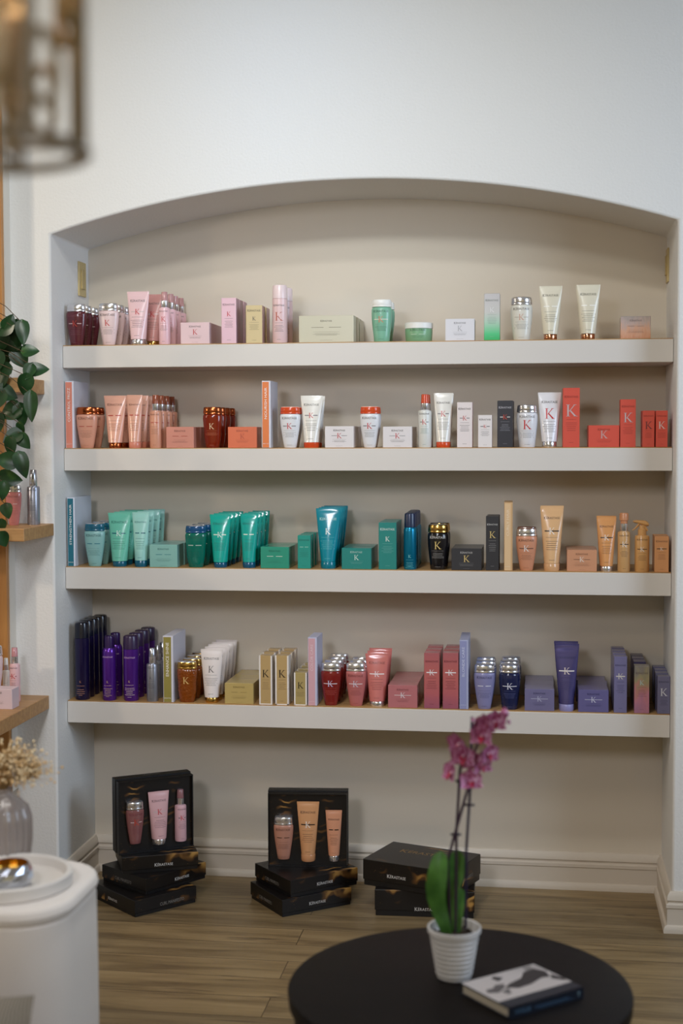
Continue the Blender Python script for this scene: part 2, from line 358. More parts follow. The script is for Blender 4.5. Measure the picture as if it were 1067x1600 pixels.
def trigger(Wd, H, m, sp):
    a = Wd/2; zb = .62; pr = [(0, a*.94, a*.94), (.004, a, a), ((zb-.03)*H, a, a), ((zb-.005)*H, a*.92, a*.92), (zb*H, a*.62, a*.62)]
    r = empty('trigger_spray_bottle'); b = MB(); b.ell(pr, m, 26); decal(b, surf(pr), Wd*.92, H*zb, sp); b.build('body', r)
    c = MB(); c.ell([((zb-.002)*H, a*.58, a*.58), ((zb+.10)*H, a*.56, a*.56), ((zb+.11)*H, a*.4, a*.4), ((zb+.17)*H, a*.36, a*.36)], m, 20); c.build('neck', r)
    h = MB(); z = (zb+.16)*H
    prof = [(-1.05, .30, .30), (-.85, .34, .30), (-.4, .42, .22), (.1, .60, .10), (.5, .66, -.02), (.82, .42, -.10), (.9, .2, -.16)]
    rings = []
    for x, hh, z0 in prof:
        hw = a*.34; zz = z+z0*a*.9+a*.3; t = hh*a*.62
        rings.append([(x*a, hw*cos(q)*(.8 if abs(sin(q)) > .8 else 1), zz+t*sin(q)) for q in [2*pi*k/12 for k in range(12)]])
    h.loft(rings, m); h.tube([(-1.0*a, 0, z+a*.60), (-1.22*a, 0, z+a*.58)], a*.14, m); h.build('spray_head', r)
    g = MB(); g.tube([(-.35*a, 0, z+a*.3), (-.62*a, 0, z-a*.05), (-1.0*a, 0, z-a*.45), (-1.3*a, 0, z-a*.62)], [a*.16, a*.14, a*.11, a*.07], m); g.build('trigger', r)
    q = MB(); q.tube([(.15*a, -.02*a, z+a*.2), (.4*a, 0, z-a*.25), (.72*a, 0, z-a*.7)], [a*.2, a*.2, a*.15], m); q.build('rear_grip', r)
    return r, a

# ================================================================== ROOM
W, D, REC = 1.8097, 0.3572, 0.0953
ZC, SAG = 2.006, 0.137; RA = ((W/2)**2+SAG**2)/(2*SAG)
def arch(x): return ZC+SAG-RA+sqrt(RA*RA-(x-W/2)**2)
ST = [1.6864, 1.3756, 1.0151, 0.6033]; TH = 0.0682
CEILZ = 3.05
b = MB(); N = 40; xs = [W*i/N for i in range(N+1)]; v = []; f = []
def vid(p):
    v.append(p); return len(v)-1
L0, L1, L2 = vid((-2.6, 0, 0)), vid((-2.6, 0, ZC)), vid((-2.6, 0, CEILZ)); a0 = vid((0, 0, 0)); R0, R1, R2 = vid((3.9, 0, 0)), vid((3.9, 0, ZC)), vid((3.9, 0, CEILZ)); c0 = vid((W, 0, 0))
fr = [vid((x, 0, arch(x) if 0 < i < N else ZC)) for i, x in enumerate(xs)]; tp = [vid((x, 0, CEILZ)) for x in xs]; bk = [vid((x, D, arch(x) if 0 < i < N else ZC)) for i, x in enumerate(xs)]
a1, c1 = vid((0, D, 0)), vid((W, D, 0))
f += [(L0, a0, fr[0], L1), (L1, fr[0], tp[0], L2), (c0, R0, R1, fr[N]), (fr[N], R1, R2, tp[N])]
for i in range(N): f += [(fr[i], fr[i+1], tp[i+1], tp[i]), (bk[i], bk[i+1], fr[i+1], fr[i])]
f += [(a0, a1, bk[0], fr[0]), (c1, c0, fr[N], bk[N])]
b.add(v, f, M_WALL); o = struct(b.build('wall_front', smooth=30))
bv = o.modifiers.new('soft edge', 'BEVEL'); bv.width = .007; bv.segments = 3; bv.limit_method = 'ANGLE'; bv.angle_limit = radians(40)
b = MB(); b.add([(-.06, D, 0), (W+.06, D, 0), (W+.06, D, 2.3), (-.06, D, 2.3)], [(0, 1, 2, 3)], M_NICHE); struct(b.build('wall_niche', smooth=0))
b = MB(); b.box(-2.6, 3.9, -6.5, D, -.05, 0, floor_mat()); struct(b.build('floor', smooth=0))
b = MB(); b.box(-2.6, 3.9, -6.5, D, CEILZ, CEILZ+.05, M_CEIL); struct(b.build('ceiling', smooth=0))
b = MB(); b.box(-2.65, -2.6, -6.5, D, 0, CEILZ, M_CEIL); struct(b.build('wall_left', smooth=0))
b = MB(); b.box(3.9, 3.95, -6.5, D, 0, CEILZ, M_CEIL); struct(b.build('wall_right', smooth=0))
# baseboards: shoe moulding, flat, grooved cap
BP = [(0, 0), (.0, .024), (.006, .022), (.010, .014), (.018, .008), (.022, .006)]
def bboard(name, pts):
    """profile swept along a polyline on the floor; wall lies to the left of travel, trim grows to the right"""
    prof = [(0, 0), (.024, 0), (.024, .012), (.020, .019), (.014, .022), (.014, .068), (.017, .071), (.017, .080), (.011, .084), (.011, .088), (.015, .092), (.013, .106), (.006, .115), (0, .116)]
    n = len(pts); rings = []
    for i, p in enumerate(pts):
        p = Vector(p); d0 = (p-Vector(pts[i-1])).normalized() if i else None; d1 = (Vector(pts[i+1])-p).normalized() if i < n-1 else None
        d0 = d0 or d1; d1 = d1 or d0
        n0 = Vector((d0.y, -d0.x)); n1 = Vector((d1.y, -d1.x)); m_ = (n0+n1); m_ = m_/max(.3, m_.dot(n0)) if m_.length else n0
        rings.append([(p.x+m_.x*a, p.y+m_.y*a, z) for a, z in prof])
    q = MB(); q.loft(rings, M_TRIM); struct(q.build(name, smooth=30))
bboard('baseboard_niche', [(-2.6, 0), (0, 0), (0, D), (W, D), (W, 0), (3.9, 0)])

# ------------------------------------------------------------------ niche shelves
SN = ['top', 'second', 'third', 'bottom']
for i, z in enumerate(ST):
    r = tag(empty('niche_shelf', (0, REC, z)), '%s thick white painted shelf spanning the arched niche, %s' % (
        ['highest', 'second highest', 'third highest', 'lowest'][i], ['pink and cream products on it', 'orange and red products on it', 'teal and peach products on it', 'purple and gold products on it'][i]), 'shelf', 'white niche shelves')
    b = MB(); b.box(.0012, W-.0012, 0, D-REC-.001, -TH, -.0025, M_SHELF, .0012); b.build('board', r, smooth=0)
    b = MB(); b.box(.002, W-.002, .0015, D-REC-.002, -.0025, 0, M_OAK); b.build('wood_top', r, smooth=0)

# ------------------------------------------------------------------ products on the shelves
ORD = ['front of its row', 'second in its row', 'third in its row', 'fourth in its row', 'fifth in its row']
YF = REC+.007
def place(obj, hd, x, S, n, spc, label, cat, yf=None, jit=.0015):
    group = 'row of '+label if n > 1 else None
    rnd = random.Random(int(x*1e5))
    for i in range(n):
        o = obj if i == 0 else copy_tree(obj)
        o.location = (x+(rnd.uniform(-jit, jit) if i else 0), (yf or YF)+hd+i*spc, S); o.rotation_euler = (0, 0, rnd.uniform(-.03, .03))
        lb = label if n == 1 else label+', '+ORD[i]
        tag(o, lb, cat, group)
def dims(s, x0, x1, top, hd=.0, yf=None):
    Y = (yf or YF)+hd; ym = top+8
    A = aty(x0, ym, Y); B = aty(x1, ym, Y); T = aty((x0+x1)/2, top, Y)
    return (A.x+B.x)/2, B.x-A.x, T.z-ST[s]
def P(s, kind, x0, x1, top, n, spc, label, m, capm=None, sp=None, hd=.012, **kw):
    sp = sp or {}
    flat = kind in ('carton', 'divider', 'wide')
    x, Wd, H = dims(s, x0, x1, top, 0 if flat else hd)
    if kind == 'bath': o, h = bath(Wd, H, m, capm, dict(dict(vb=.84, vk=.56, kh=.17), **sp), **kw); cat = 'bottle'
    elif kind == 'tube': o, h = tubep(Wd, H, m, capm, sp, **kw); cat = 'tube'
    elif kind == 'spray': o, h = spray(Wd, H, m, capm, dict(dict(vb=.88, vk=.62, kh=.13), **sp), **kw); cat = 'bottle'
    elif kind == 'can': o, h = aerosol(Wd, H, m, capm, dict(dict(vb=.82, vk=.50, kh=.13), **sp), **kw); cat = 'spray can'
    elif kind == 'jar': o, h = jar(Wd, H, m, capm, dict(dict(vb=.75, vk=.45, kh=.16, nl=2), **sp)); cat = 'jar'
    elif kind == 'trigger': o, h = trigger(Wd, H, m, sp); cat = 'bottle'
    elif kind == 'divider': o, h = divider(Wd, H, kw['D'], m, kw['spine'], kw['text'], kw.get('ink', '#f4efe8')); cat = 'shelf divider'
    else:
        Dd = kw.pop('D', None) or (Wd if kind == 'carton' else .084)
        o, h = carton(Wd, H, Dd, m, sp, wide=(kind == 'wide'), **kw); cat = 'box'
    if (not flat) and h > .0: pass
    place(o, h, x, ST[s], n, spc, label+', %s shelf' % SN[s], cat)
sil = mat('#e6e4e6', **SIL); gold = mat('#cfa65a', rough=.2, metal=1.); rose = mat('#c98f6e', rough=.2, metal=1.); copper = mat('#b7623a', rough=.2, metal=1.)
def pl(h, r=.32, **k): return mat(h, rough=r, coat=.25, **k)
def cb(h, r=.42, **k): return mat(h, rough=r, coat=.12, **k)
RED = '#c22f33'
# ---- top shelf
P(0, 'bath', 102.5, 134, 475.5, 3, .066, 'dark plum see-through shampoo bottle, silver cap', pl('#6a2f38', .12, trans=.25), sil, dict(k='#c0402f', bar='#e6c9c9', ink='#7d4550', line='#7d4550'))
P(0, 'bath', 153, 184.5, 474, 4, .064, 'milky pink shampoo bottle with silver cap', pl('#e6cccb'), sil, dict(k=RED))
P(0, 'tube', 197, 231.5, 455, 1, .06, 'pale pink tube with silver cap before a darker tube', pl('#e9c6c9', .2), sil, dict(k=RED, bar='#c9b0b0'))
x, Wd, H = dims(0, 220.5, 252, 459, 0, YF+.085); o, h = tubep(Wd, H, pl('#c9918b', .2), gold, dict(k=RED, bar='#c9b0b0')); place(o, h, x, ST[0], 1, 0, 'rose brown tube standing behind the pale pink tube, top shelf', 'tube', YF+.085)
P(0, 'spray', 247.5, 265, 456, 4, .066, 'pink spray bottle with silver collar', pl('#e8bcc2'), pl('#dba9a9', .15, trans=.4), dict(k=RED))
P(0, 'wide', 282, 327, 503.7, 3, .086, 'low pale pink box with small red K', cb('#e2c3c5'), None, dict(k=RED, ink='#6a5a5c'))
P(0, 'carton', 346, 369, 465.5, 3, .058, 'tall narrow pale pink box with red K', cb('#e6bfca'), None, dict(k=RED, ink='#6a5a5c'), sidem=cb('#b48a94'))
P(0, 'carton', 384, 409.3, 477, 2, .075, 'gold beige narrow box with dark K', cb('#cdb887', .35), None, dict(k='#26242a', ink='#57503c'), sidem=cb('#bd9a93'))
P(0, 'can', 424.5, 448, 445, 2, .085, 'tall pale pink spray can', pl('#e6c6c6'), pl('#e8d2d2'), dict(k='#b5604f', vk=.50, kh=.19), capw=1.0, zb=.765)
P(0, 'wide', 467, 553, 493, 4, .063, 'long flat champagne box in silver film', cb('#c5bfa6', .3), None, dict(bar='#7c785e', ink='#5d5947', bw=.26), D=.05)
P(0, 'bath', 579.5, 612, 468, 2, .085, 'sea green shampoo bottle with white cap', pl('#7db59a'), mat('#ecebe6', .4), dict(k='#d77b5a', bar='#e6ded0', thru=1, ink='#2f5a4b'), round_=1)
P(0, 'jar', 631, 675, 503.5, 1, .09, 'low round sea green jar with white lid', pl('#7fae85'), mat('#ecebe6', .4), dict(bar='#e9efe2', ink='#2f5a3f'))
P(0, 'wide', 695.5, 741, 498, 1, .09, 'low plain white box with pale grey K', cb('#dcdade'), None, dict(k='#a9a7ab', ink='#6d6b70'))
x, Wd, H = dims(0, 756.5, 781, 458.5); P(0, 'carton', 756.5, 781, 458.5, 1, .06, 'tall box fading from silver to bright green', grad_mat('silver_to_green', [(0, '#1ea558'), (.14, '#45b878'), (.40, '#a3c0ae'), (.6, '#b9b9b5'), (1, '#b4b1b2')], H, .3, .2), None, dict(k='#e6e6e4', ink='#5e6b63', line='#7d9486'))
P(0, 'bath', 797.5, 832, 464, 1, .06, 'cream shampoo bottle with wide silver cap', pl('#ddd9cd'), sil, dict(k='#d2a08a', bar='#b9b09f'), round_=1)
P(0, 'tube', 842, 878.5, 446.5, 1, .06, 'cream tube beside the cream bottle, rose gold cap', pl('#e0d8c2', .25), rose, dict(bar='#f4f0e6', ink='#55503f'), waist=.62)
P(0, 'tube', 900.7, 938, 444.5, 2, .035, 'cream tube standing apart near the right end', pl('#e0d8c2', .25), rose, dict(bar='#f4f0e6', ink='#55503f'), waist=.62)
x, Wd, H = dims(0, 970, 1017, 494); P(0, 'wide', 970, 1017, 494, 1, .09, 'shimmering copper pink square box', grad_mat('copper_shimmer', [(0, '#e0a487'), (.35, '#e8b79f'), (.7, '#cfb9b6'), (1, '#b9aead')], H, .25, .35, .9, .3, (14, 1, 3)), None, dict(ink='#6b5c5c', bar='#8b7470'))
# ---- second shelf
P(1, 'divider', 101, 114.2, 595.5, 1, .1, 'white divider with coral spine reading CONTROL FRIZZ', cb('#dcdbe4', .5), D=.15, spine=cb('#e0866f'), text='CONTROL FRIZZ')
P(1, 'bath', 118, 151, 636, 2, .075, 'peach shampoo bottle with copper cap', pl('#d8997f'), copper, dict(bar='#b23a2c', ink='#6e4436', line='#7c4e3e'))
P(1, 'tube', 161, 196, 618, 2, .07, 'wide peach tube with copper cap', pl('#e3a992', .25), copper, dict(bar='#b5382e', ink='#6e4436'), waist=.62)
P(1, 'tube', 197, 221.8, 617, 4, .062, 'slim peach tube with rosy cap', pl('#dda58e', .25), pl('#cf7f69'), dict(bar='#b5382e', ink='#6e4436'), waist=.74, band=True, ch=.12)
P(1, 'spray', 233, 251.5, 617, 4, .064, 'peach spray bottle with silver collar', pl('#d3957a'), pl('#a85b40', .15, trans=.35), dict(bar='#b5382e', ink='#6e4436'))
P(1, 'wide', 260, 303.3, 667, 2, .09, 'low dusty peach box', cb('#d18b78'), None, dict(bar='#a63a30', ink='#7b4a3f'))
P(1, 'bath', 316.5, 346, 636, 4, .064, 'amber red glassy shampoo bottle, copper cap', pl('#8f2811', .1, trans=.35), copper, dict(k='#e8c6a0', brand=0, nl=3, bar=None, line='#c0704c'), waist=.70)
P(1, 'wide', 355.7, 400.5, 667, 1, .09, 'low bright orange box in shiny film', cb('#d8704e', .25), None, dict(k='#b8563f', ink='#96432f'))
P(1, 'divider', 408.8, 422.3, 595, 1, .1, 'white divider with orange spine reading NOURISH HAIR', cb('#d6d5de', .5), D=.12, spine=cb('#df7a3c'), text='NOURISH HAIR')
ORC = pl('#cf4a22', .2)
P(1, 'bath', 436.8, 468.8, 635.5, 2, .04, 'white shampoo bottle with orange cap beside orange divider', pl('#dfdfe2'), ORC, dict(k=RED, bar='#3a3a44'), topm=mat('#e9b8a6', .3))
P(1, 'tube', 468.8, 503, 618, 2, .055, 'white tube, orange cap, red K, left of centre', pl('#e4e0d8', .22), ORC, dict(k=RED, bar='#8b8488'), waist=.70, band=True)
RT_ = cb('#c4452f')
P(1, 'wide', 508, 553, 666, 2, .084, 'low white box between tube and orange capped bottle', cb('#dcd6d6'), None, dict(k=RED, bar='#56565c'), sidem=cb('#cdbcb8'))
P(1, 'bath', 562, 593, 635, 2, .03, 'white shampoo bottle, orange cap, between two boxes', pl('#dfdfe2'), ORC, dict(k=RED, bar='#3a3a44'), topm=mat('#e9b8a6', .3))
P(1, 'wide', 598.5, 643.7, 666.5, 2, .084, 'low white box left of the white spray bottle', cb('#dcd6d6'), None, dict(k=RED, bar='#56565c'), sidem=cb('#cdbcb8'))
P(1, 'spray', 653, 674, 616, 2, .05, 'white spray bottle with orange red cap', pl('#d8d8d2'), ORC, dict(k=RED, bar='#55555a', line='#5f8a80'))
P(1, 'tube', 677.3, 707.5, 614, 2, .045, 'white tube with orange base right of white spray', pl('#e4e0d8', .22), ORC, dict(k=RED, bar='#8b8488'), waist=.72, band=True)
P(1, 'carton', 714.2, 737.8, 628.5, 1, .06, 'tall narrow white box, red K', cb('#e3d8d6'), None, dict(k=RED, bar='#8b8488'), D=.05, sidem=cb('#d8b7ae'))
P(1, 'carton', 746.8, 768.6, 648.5, 1, .06, 'short narrow white box, black bar, red K', cb('#e3dcda'), None, dict(k=RED, bar='#26262c'), D=.05, sidem=cb('#d5b4ab'))
P(1, 'carton', 777.3, 801.5, 626, 2, .07, 'tall navy black box with red K', cb('#23242e', .35), None, dict(k='#c2402c', bar='#c9c6c4', ink='#b9b7bc', line='#8e8e98'))
P(1, 'bath', 807, 840, 632.5, 1, .06, 'white shampoo bottle, silver cap, large red K', pl('#dfdde0'), sil, dict(k=RED, kh=.26, vk=.52), round_=1)
P(1, 'tube', 840.2, 877, 613, 1, .06, 'white tube, silver cap, large red K', pl('#e2dfe2', .25), sil, dict(k=RED, kh=.19, vk=.52), waist=.66)
RB = cb('#d4503f')
P(1, 'carton', 879.2, 905.5, 606, 1, .06, 'tallest bright red box', RB, None, dict(k='#c7b3b4', kh=.2, vk=.52, ink='#8b2a22', line='#932e26'))
P(1, 'wide', 919, 967, 664.5, 1, .09, 'low bright red box', RB, None, dict(k='#c7a7a4', kh=.36, vk=.40, ink='#8b2a22', line='#932e26'))
P(1, 'carton', 969, 993.2, 624, 1, .06, 'medium tall bright red box', RB, None, dict(k='#c7b3b4', kh=.2, vk=.52, ink='#8b2a22', line='#932e26'))
P(1, 'carton', 1004.2, 1022.8, 641.5, 2, .055, 'small bright red box, left of the last pair', RB, None, dict(k='#6a3438', kh=.2, vk=.50, ink='#8b2a22', line='#932e26'))
P(1, 'carton', 1024.8, 1043.2, 641.5, 2, .055, 'small bright red box against right wall', RB, None, dict(k='#e0ccc9', kh=.2, vk=.50, ink='#8b2a22', line='#932e26'))
# ---- third shelf
P(2, 'divider', 104.2, 115.8, 777.5, 1, .1, 'white divider with teal spine reading STRENGTHEN HAIR', cb('#d3d8e4', .5), D=.17, spine=cb('#0c6678'), text='STRENGTHEN HAIR')
TC_ = pl('#0f5a72', .25)
P(2, 'bath', 131, 162.8, 817.5, 3, .07, 'pale aqua shampoo bottle with petrol blue cap', pl('#86b5b2'), TC_, dict(bar='#0d6a80', ink='#2f5f62'), topm=sil)
P(2, 'tube', 167, 203, 801.5, 4, .06, 'wide mint green tube with petrol blue cap', pl('#6cc0a8', .22), TC_, dict(k='#e3f1ec', bar='#0d5f70', ink='#1e6660'), waist=.66)
P(2, 'tube', 205.5, 232.4, 800.5, 4, .06, 'slim pale mint tube with petrol blue base', pl('#97cdc4', .22), TC_, dict(bar='#0d5f70', ink='#2c6f70'), waist=.72, band=True, ch=.12)
P(2, 'wide', 233.3, 276.5, 851, 2, .09, 'low pale mint box', cb('#83b5ac', .3), None, dict(bar='#1a7482', ink='#2f6664'))
P(2, 'bath', 288.5, 321.5, 821, 3, .072, 'dark green clear shampoo bottle, blue cap', pl('#0c7a68', .1, trans=.3), pl('#124a77', .2), dict(bar='#c9d8cf', ink='#0d5a50', line='#0d5a50'), topm=sil, waist=.68)
P(2, 'tube', 326.5, 359.8, 804, 4, .06, 'wide turquoise tube with blue cap', pl('#12a394', .18), pl('#0d4f6f', .2), dict(k='#dcebe0', bar='#d6e2d2', ink='#0c6660'), waist=.66)
P(2, 'tube', 374.5, 402.3, 803, 4, .06, 'slim turquoise tube with blue base', pl('#12a094', .18), pl('#0d4f6f', .2), dict(bar='#d6e2d2', ink='#0c6660'), waist=.72, band=True, ch=.11)
P(2, 'wide', 407.3, 451.8, 854.5, 2, .09, 'low emerald foil box', cb('#2b9178', .22), None, dict(bar='#dfe9dc', ink='#0f6552', line='#176a58'))
P(2, 'carton', 464.8, 484.7, 836.5, 3, .06, 'narrow emerald box', cb('#1c8f80', .3), None, dict(bar='#8fc4b2', ink='#0c5c54', line='#0f665c'))
P(2, 'tube', 492.8, 531.5, 794.5, 4, .055, 'tall blue turquoise metallic tube', pl('#0b8496', .16), pl('#0a7284', .2), dict(k='#e3efe8', ink='#b7dcd6', line='#5fb8b4'), waist=.60, band=True, ch=.12)
P(2, 'wide', 534.2, 580.5, 856.5, 2, .088, 'low dark teal box with K', cb('#1d8078', .3), None, dict(k='#cfe3d8', ink='#b6d3c8', line='#6fb0a6'))
P(2, 'carton', 591.3, 618.8, 816.5, 3, .065, 'tall dark teal box with white K', cb('#1d8078', .3), None, dict(k='#dfe9df', ink='#d3e2da', line='#6fb0a6'))
P(2, 'can', 630.2, 650.6, 801.5, 5, .044, 'metallic blue spray can with navy cap', mat('#0c7ca0', rough=.25, metal=.6), pl('#172746', .3), dict(k='#7cc8c8', vk=.28, kh=.07, brand=0, line='#6ac0c4'), zb=.75)
P(2, 'bath', 667.5, 701.2, 819.5, 2, .085, 'black shampoo bottle with gold banded cap', pl('#141216', .15), gold, dict(k='#d8bd7a', ink='#c9c6c2', line='#a7a39e', kh=.2), topm=pl('#1c1a1c', .2), round_=1)
P(2, 'wide', 705.5, 752.5, 857, 2, .08, 'low charcoal box with gold K', cb('#2b2b30', .38), None, dict(k='#d8bd7a', kh=.30, vk=.38, ink='#b9b6b4', line='#8d8b8a'))
P(2, 'carton', 759.2, 779.3, 806.5, 2, .06, 'tall charcoal box with gold K', cb('#2b2b30', .38), None, dict(k='#d8bd7a', kh=.12, ink='#c9c6c2', line='#8d8b8a'))
P(2, 'divider', 787, 800.2, 785, 1, .1, 'beige divider with pale spine reading CURLY HAIR', cb('#c9a071', .5), D=.12, spine=cb('#dcb98d'), text='CURLY HAIR', ink='#eedcc2')
P(2, 'bath', 806, 839, 825.5, 2, .075, 'rosy peach shampoo bottle, silver cap', pl('#cc8d6d'), sil, dict(k='#e9e4e0', bar='#2b211e', thru=1, ink='#5a3a2c'), topm=copper)
P(2, 'tube', 844, 880.5, 791.5, 2, .05, 'large glossy peach tube', pl('#dcaf80', .18), pl('#d6a577', .2), dict(k='#efe6da', bar='#2b211e', thru=1, ink='#5a4030'), waist=.66, band=True, ch=.12)
P(2, 'wide', 885.8, 932.5, 859.5, 2, .084, 'low rosy peach box', cb('#cc9270', .28), None, dict(k='#e9dccf', bar='#3a2a24', ink='#7a5039'))
P(2, 'tube', 932.3, 963.2, 807.5, 2, .05, 'orange peach tube with silver cap', pl('#d8985f', .2), sil, dict(k='#efe6da', bar='#2b211e', thru=1, ink='#5a3a2c'), waist=.66, ch=.10)
P(2, 'spray', 965.2, 985, 801.5, 1, .06, 'golden peach pump bottle with silver collar', pl('#cda06a'), pl('#cb8b62', .3), dict(k='#efe6da', bar='#2b211e', thru=1, ink='#5a4030'), nozzle=True, zb=.685)
P(2, 'trigger', 992, 1015.3, 801.5, 1, .06, 'golden peach bottle with trigger sprayer', pl('#d09c60'), None, dict(vb=.86, vk=.56, kh=.13, k='#efe6da', bar='#2b211e', thru=1, ink='#5a3a2c'))
P(2, 'carton', 1023, 1045.3, 838, 2, .06, 'small tall orange peach box by right wall', cb('#cf925f'), None, dict(k='#e9dccf', bar='#2b211e', thru=1, ink='#7a5039'))
# ---- bottom shelf
NV = mat('#1c1440', rough=.22, metal=.35, coat=.3); PU = mat('#5a2596', rough=.24, metal=.55, coat=.3)
P(3, 'can', 115, 137.5, 972.5, 5, .046, 'very tall midnight purple spray can', NV, pl('#0c1122', .2), dict(k='#c58a6a', vk=.28, kh=.035, brand=0, line='#c58a6a', nl=3), zb=.80, capw=.98)
P(3, 'can', 158.2, 179.5, 993.5, 2, .07, 'bright violet spray can with rounded shoulder', PU, pl('#2a1248', .25), dict(k='#d6b48c', vk=.34, kh=.04, line='#d6b48c', ink='#c9a6c8'), zb=.81, capw=.72)
P(3, 'can', 191, 214.5, 993, 4, .062, 'straight violet spray can with dark cap', PU, pl('#2b1640', .35), dict(k='#d6b48c', vk=.36, kh=.04, line='#e6d0c4', ink='#c9a6c8'), zb=.795, capw=1.0)
P(3, 'spray', 228, 246, 1013, 3, .062, 'silver spray bottle', mat('#9a9ca6', rough=.3, metal=.7), mat('#aeb0b8', rough=.2, metal=.9), dict(k='#4a4a54', ink='#4a4a54', kh=.07, vk=.6), zb=.71)
P(3, 'divider', 254, 269.8, 993.5, 1, .1, 'white divider with olive spine reading ENHANCE SHINE', cb('#cfcdd8', .5), D=.16, spine=cb('#8f8440'), text='ENHANCE SHINE')
t = NT('amber_oil'); t.b.inputs['Base Color'].default_value = lin('#93480f'); t.b.inputs['Roughness'].default_value = .1; t.b.inputs['Transmission Weight'].default_value = .3; t.b.inputs['Coat Weight'].default_value = .5
nn = t.n('ShaderNodeTexVoronoi', Scale=160.); t.l(coords(t), nn.inputs['Vector']); bp = t.n('ShaderNodeBump', Strength=.5, Distance=.003); t.l(nn.outputs['Distance'], bp.inputs['Height']); t.l(bp.outputs[0], t.b.inputs['Normal'])
P(3, 'bath', 275.5, 307.2, 1033.5, 4, .062, 'textured amber shampoo bottle with gold cap', t.m, gold, dict(k='#e3c07c', brand=0, nl=0, foot=0, kh=.2, line='#93480f'), topm=sil, waist=.72)
P(3, 'tube', 312.2, 347, 1015, 5, .05, 'white tube with gold cap, grey K', pl('#e2d8d4', .28), gold, dict(k='#4f4a4a', kh=.12, ink='#4f4a4a'), waist=.64)
P(3, 'wide', 351, 395.7, 1067.5, 3, .084, 'low gold foil box', cb('#b9a164', .25), None, dict(ink='#7d6a38', bar='#8a743f'))
WF = cb('#e6ded6')
P(3, 'carton', 405, 424.8, 1024.5, 3, .062, 'tall gold box with white edges, left of its pair', cb('#b89a68', .25), None, dict(k='#201a16', kh=.15, vk=.56, brand=0, ink='#7a6240'), framem=WF)
P(3, 'carton', 430, 450.5, 1024.5, 3, .062, 'tall gold box with white edges, right of its pair', cb('#b89a68', .25), None, dict(k='#201a16', kh=.15, vk=.56, brand=0, ink='#7a6240'), framem=WF)
P(3, 'carton', 459.4, 479, 1051, 4, .056, 'short gold box with white edges and black K', cb('#ab9660', .25), None, dict(k='#201a16', kh=.19, vk=.52, brand=0, ink='#6d5c38'), framem=WF)
P(3, 'divider', 481, 495, 996, 1, .1, 'divider with dusty pink spine reading COLOR CARE', cb('#c3c4da', .5), D=.11, spine=cb('#d3a3ab'), text='COLOR CARE', ink='#ecd3d6')
P(3, 'bath', 500.8, 532.5, 1036.5, 4, .064, 'ruby red shampoo bottle with silver cap', pl('#8e2723', .12, trans=.25), sil, dict(k='#cfc8e6', bar='#e9e2e6', thru=1, brand=0, line='#b45a54'))
P(3, 'bath', 540, 571.7, 1036.5, 3, .064, 'dusty rose shampoo bottle with silver cap', pl('#b96a68'), sil, dict(k='#cfc8d6', bar='#e9e2e2', thru=1, ink='#6d2f30'))
P(3, 'tube', 570.2, 606.8, 1022, 3, .055, 'coral rose tube with silver cap', pl('#c9746e', .2), sil, dict(k='#e3dadf', bar='#e9e2e2', thru=1, ink='#6d2f30'), waist=.66)
P(3, 'wide', 606.2, 651.8, 1071, 3, .084, 'low dusty rose box', cb('#b76f72', .3), None, dict(k='#e3dadf', bar='#e9dede', thru=1, ink='#7a3b40'))
x, Wd, H = dims(3, 662, 686.5, 1020.5); RG = grad_mat('rose_to_plum', [(0, '#985870'), (.25, '#bc6468'), (.6, '#c06864'), (1, '#b36468')], H, .3, .1, .3)
P(3, 'carton', 662.3, 686.3, 1020.5, 3, .066, 'tall rose red box, left of its pair', RG, None, dict(k='#efe6e6', bar='#efe6e6', thru=1, ink='#6b2630', line='#6b2630'))
P(3, 'carton', 691.5, 716, 1020.5, 3, .066, 'tall rose red box beside lavender divider', RG, None, dict(k='#efe6e6', bar='#efe6e6', thru=1, ink='#6b2630', line='#6b2630'))
P(3, 'divider', 717.2, 731, 1000, 1, .1, 'divider with lavender spine reading BLONDE CARE', cb('#a9adc9', .5), D=.17, spine=cb('#8f93bd'), text='BLONDE CARE', ink='#d3d6ea')
LC = mat('#a9b6dc', rough=.14, metal=1.)
P(3, 'bath', 740.3, 773.2, 1038.5, 3, .07, 'lavender shampoo bottle with silver cap', pl('#8684ae'), sil, dict(bar='#e3e3ee', ink='#34345e'), topm=LC)
P(3, 'bath', 779.5, 812.7, 1038.5, 3, .07, 'navy shampoo bottle with silver cap', pl('#20264c', .12, trans=.1), sil, dict(k='#dcdce6', bar='#dcdce6', thru=1, brand=0, line='#5a6296'), topm=LC, round_=1)
P(3, 'wide', 819.2, 865.5, 1077, 3, .082, 'low lavender box beside the navy bottle', cb('#736e92', .28), None, dict(k='#b9b9d2', bar='#c3c3d8', thru=1, ink='#34345e'))
P(3, 'tube', 866.2, 904.7, 1010, 3, .05, 'crinkled purple foil tube with lavender base', mat('#5c5790', rough=.2, metal=.55, coat=.3), pl('#8f8cc0', .35), dict(k='#e0d2c8', bar='#e0d8d8', thru=1, ink='#2b2a58'), waist=.60, band=True, ch=.11)
P(3, 'wide', 903.2, 950.5, 1078, 3, .082, 'low violet box right of the foil tube', cb('#65608f', .28), None, dict(k='#cfcfe0', bar='#cfcfe0', thru=1, ink='#2c2a5c'))
P(3, 'carton', 959.3, 979.6, 1026, 4, .056, 'tall violet grey box with pale K', cb('#736f94', .3), None, dict(k='#d6cfc6', bar='#d6cfc6', thru=1, ink='#34325c'))
x, Wd, H = dims(3, 991, 1015, 1041)
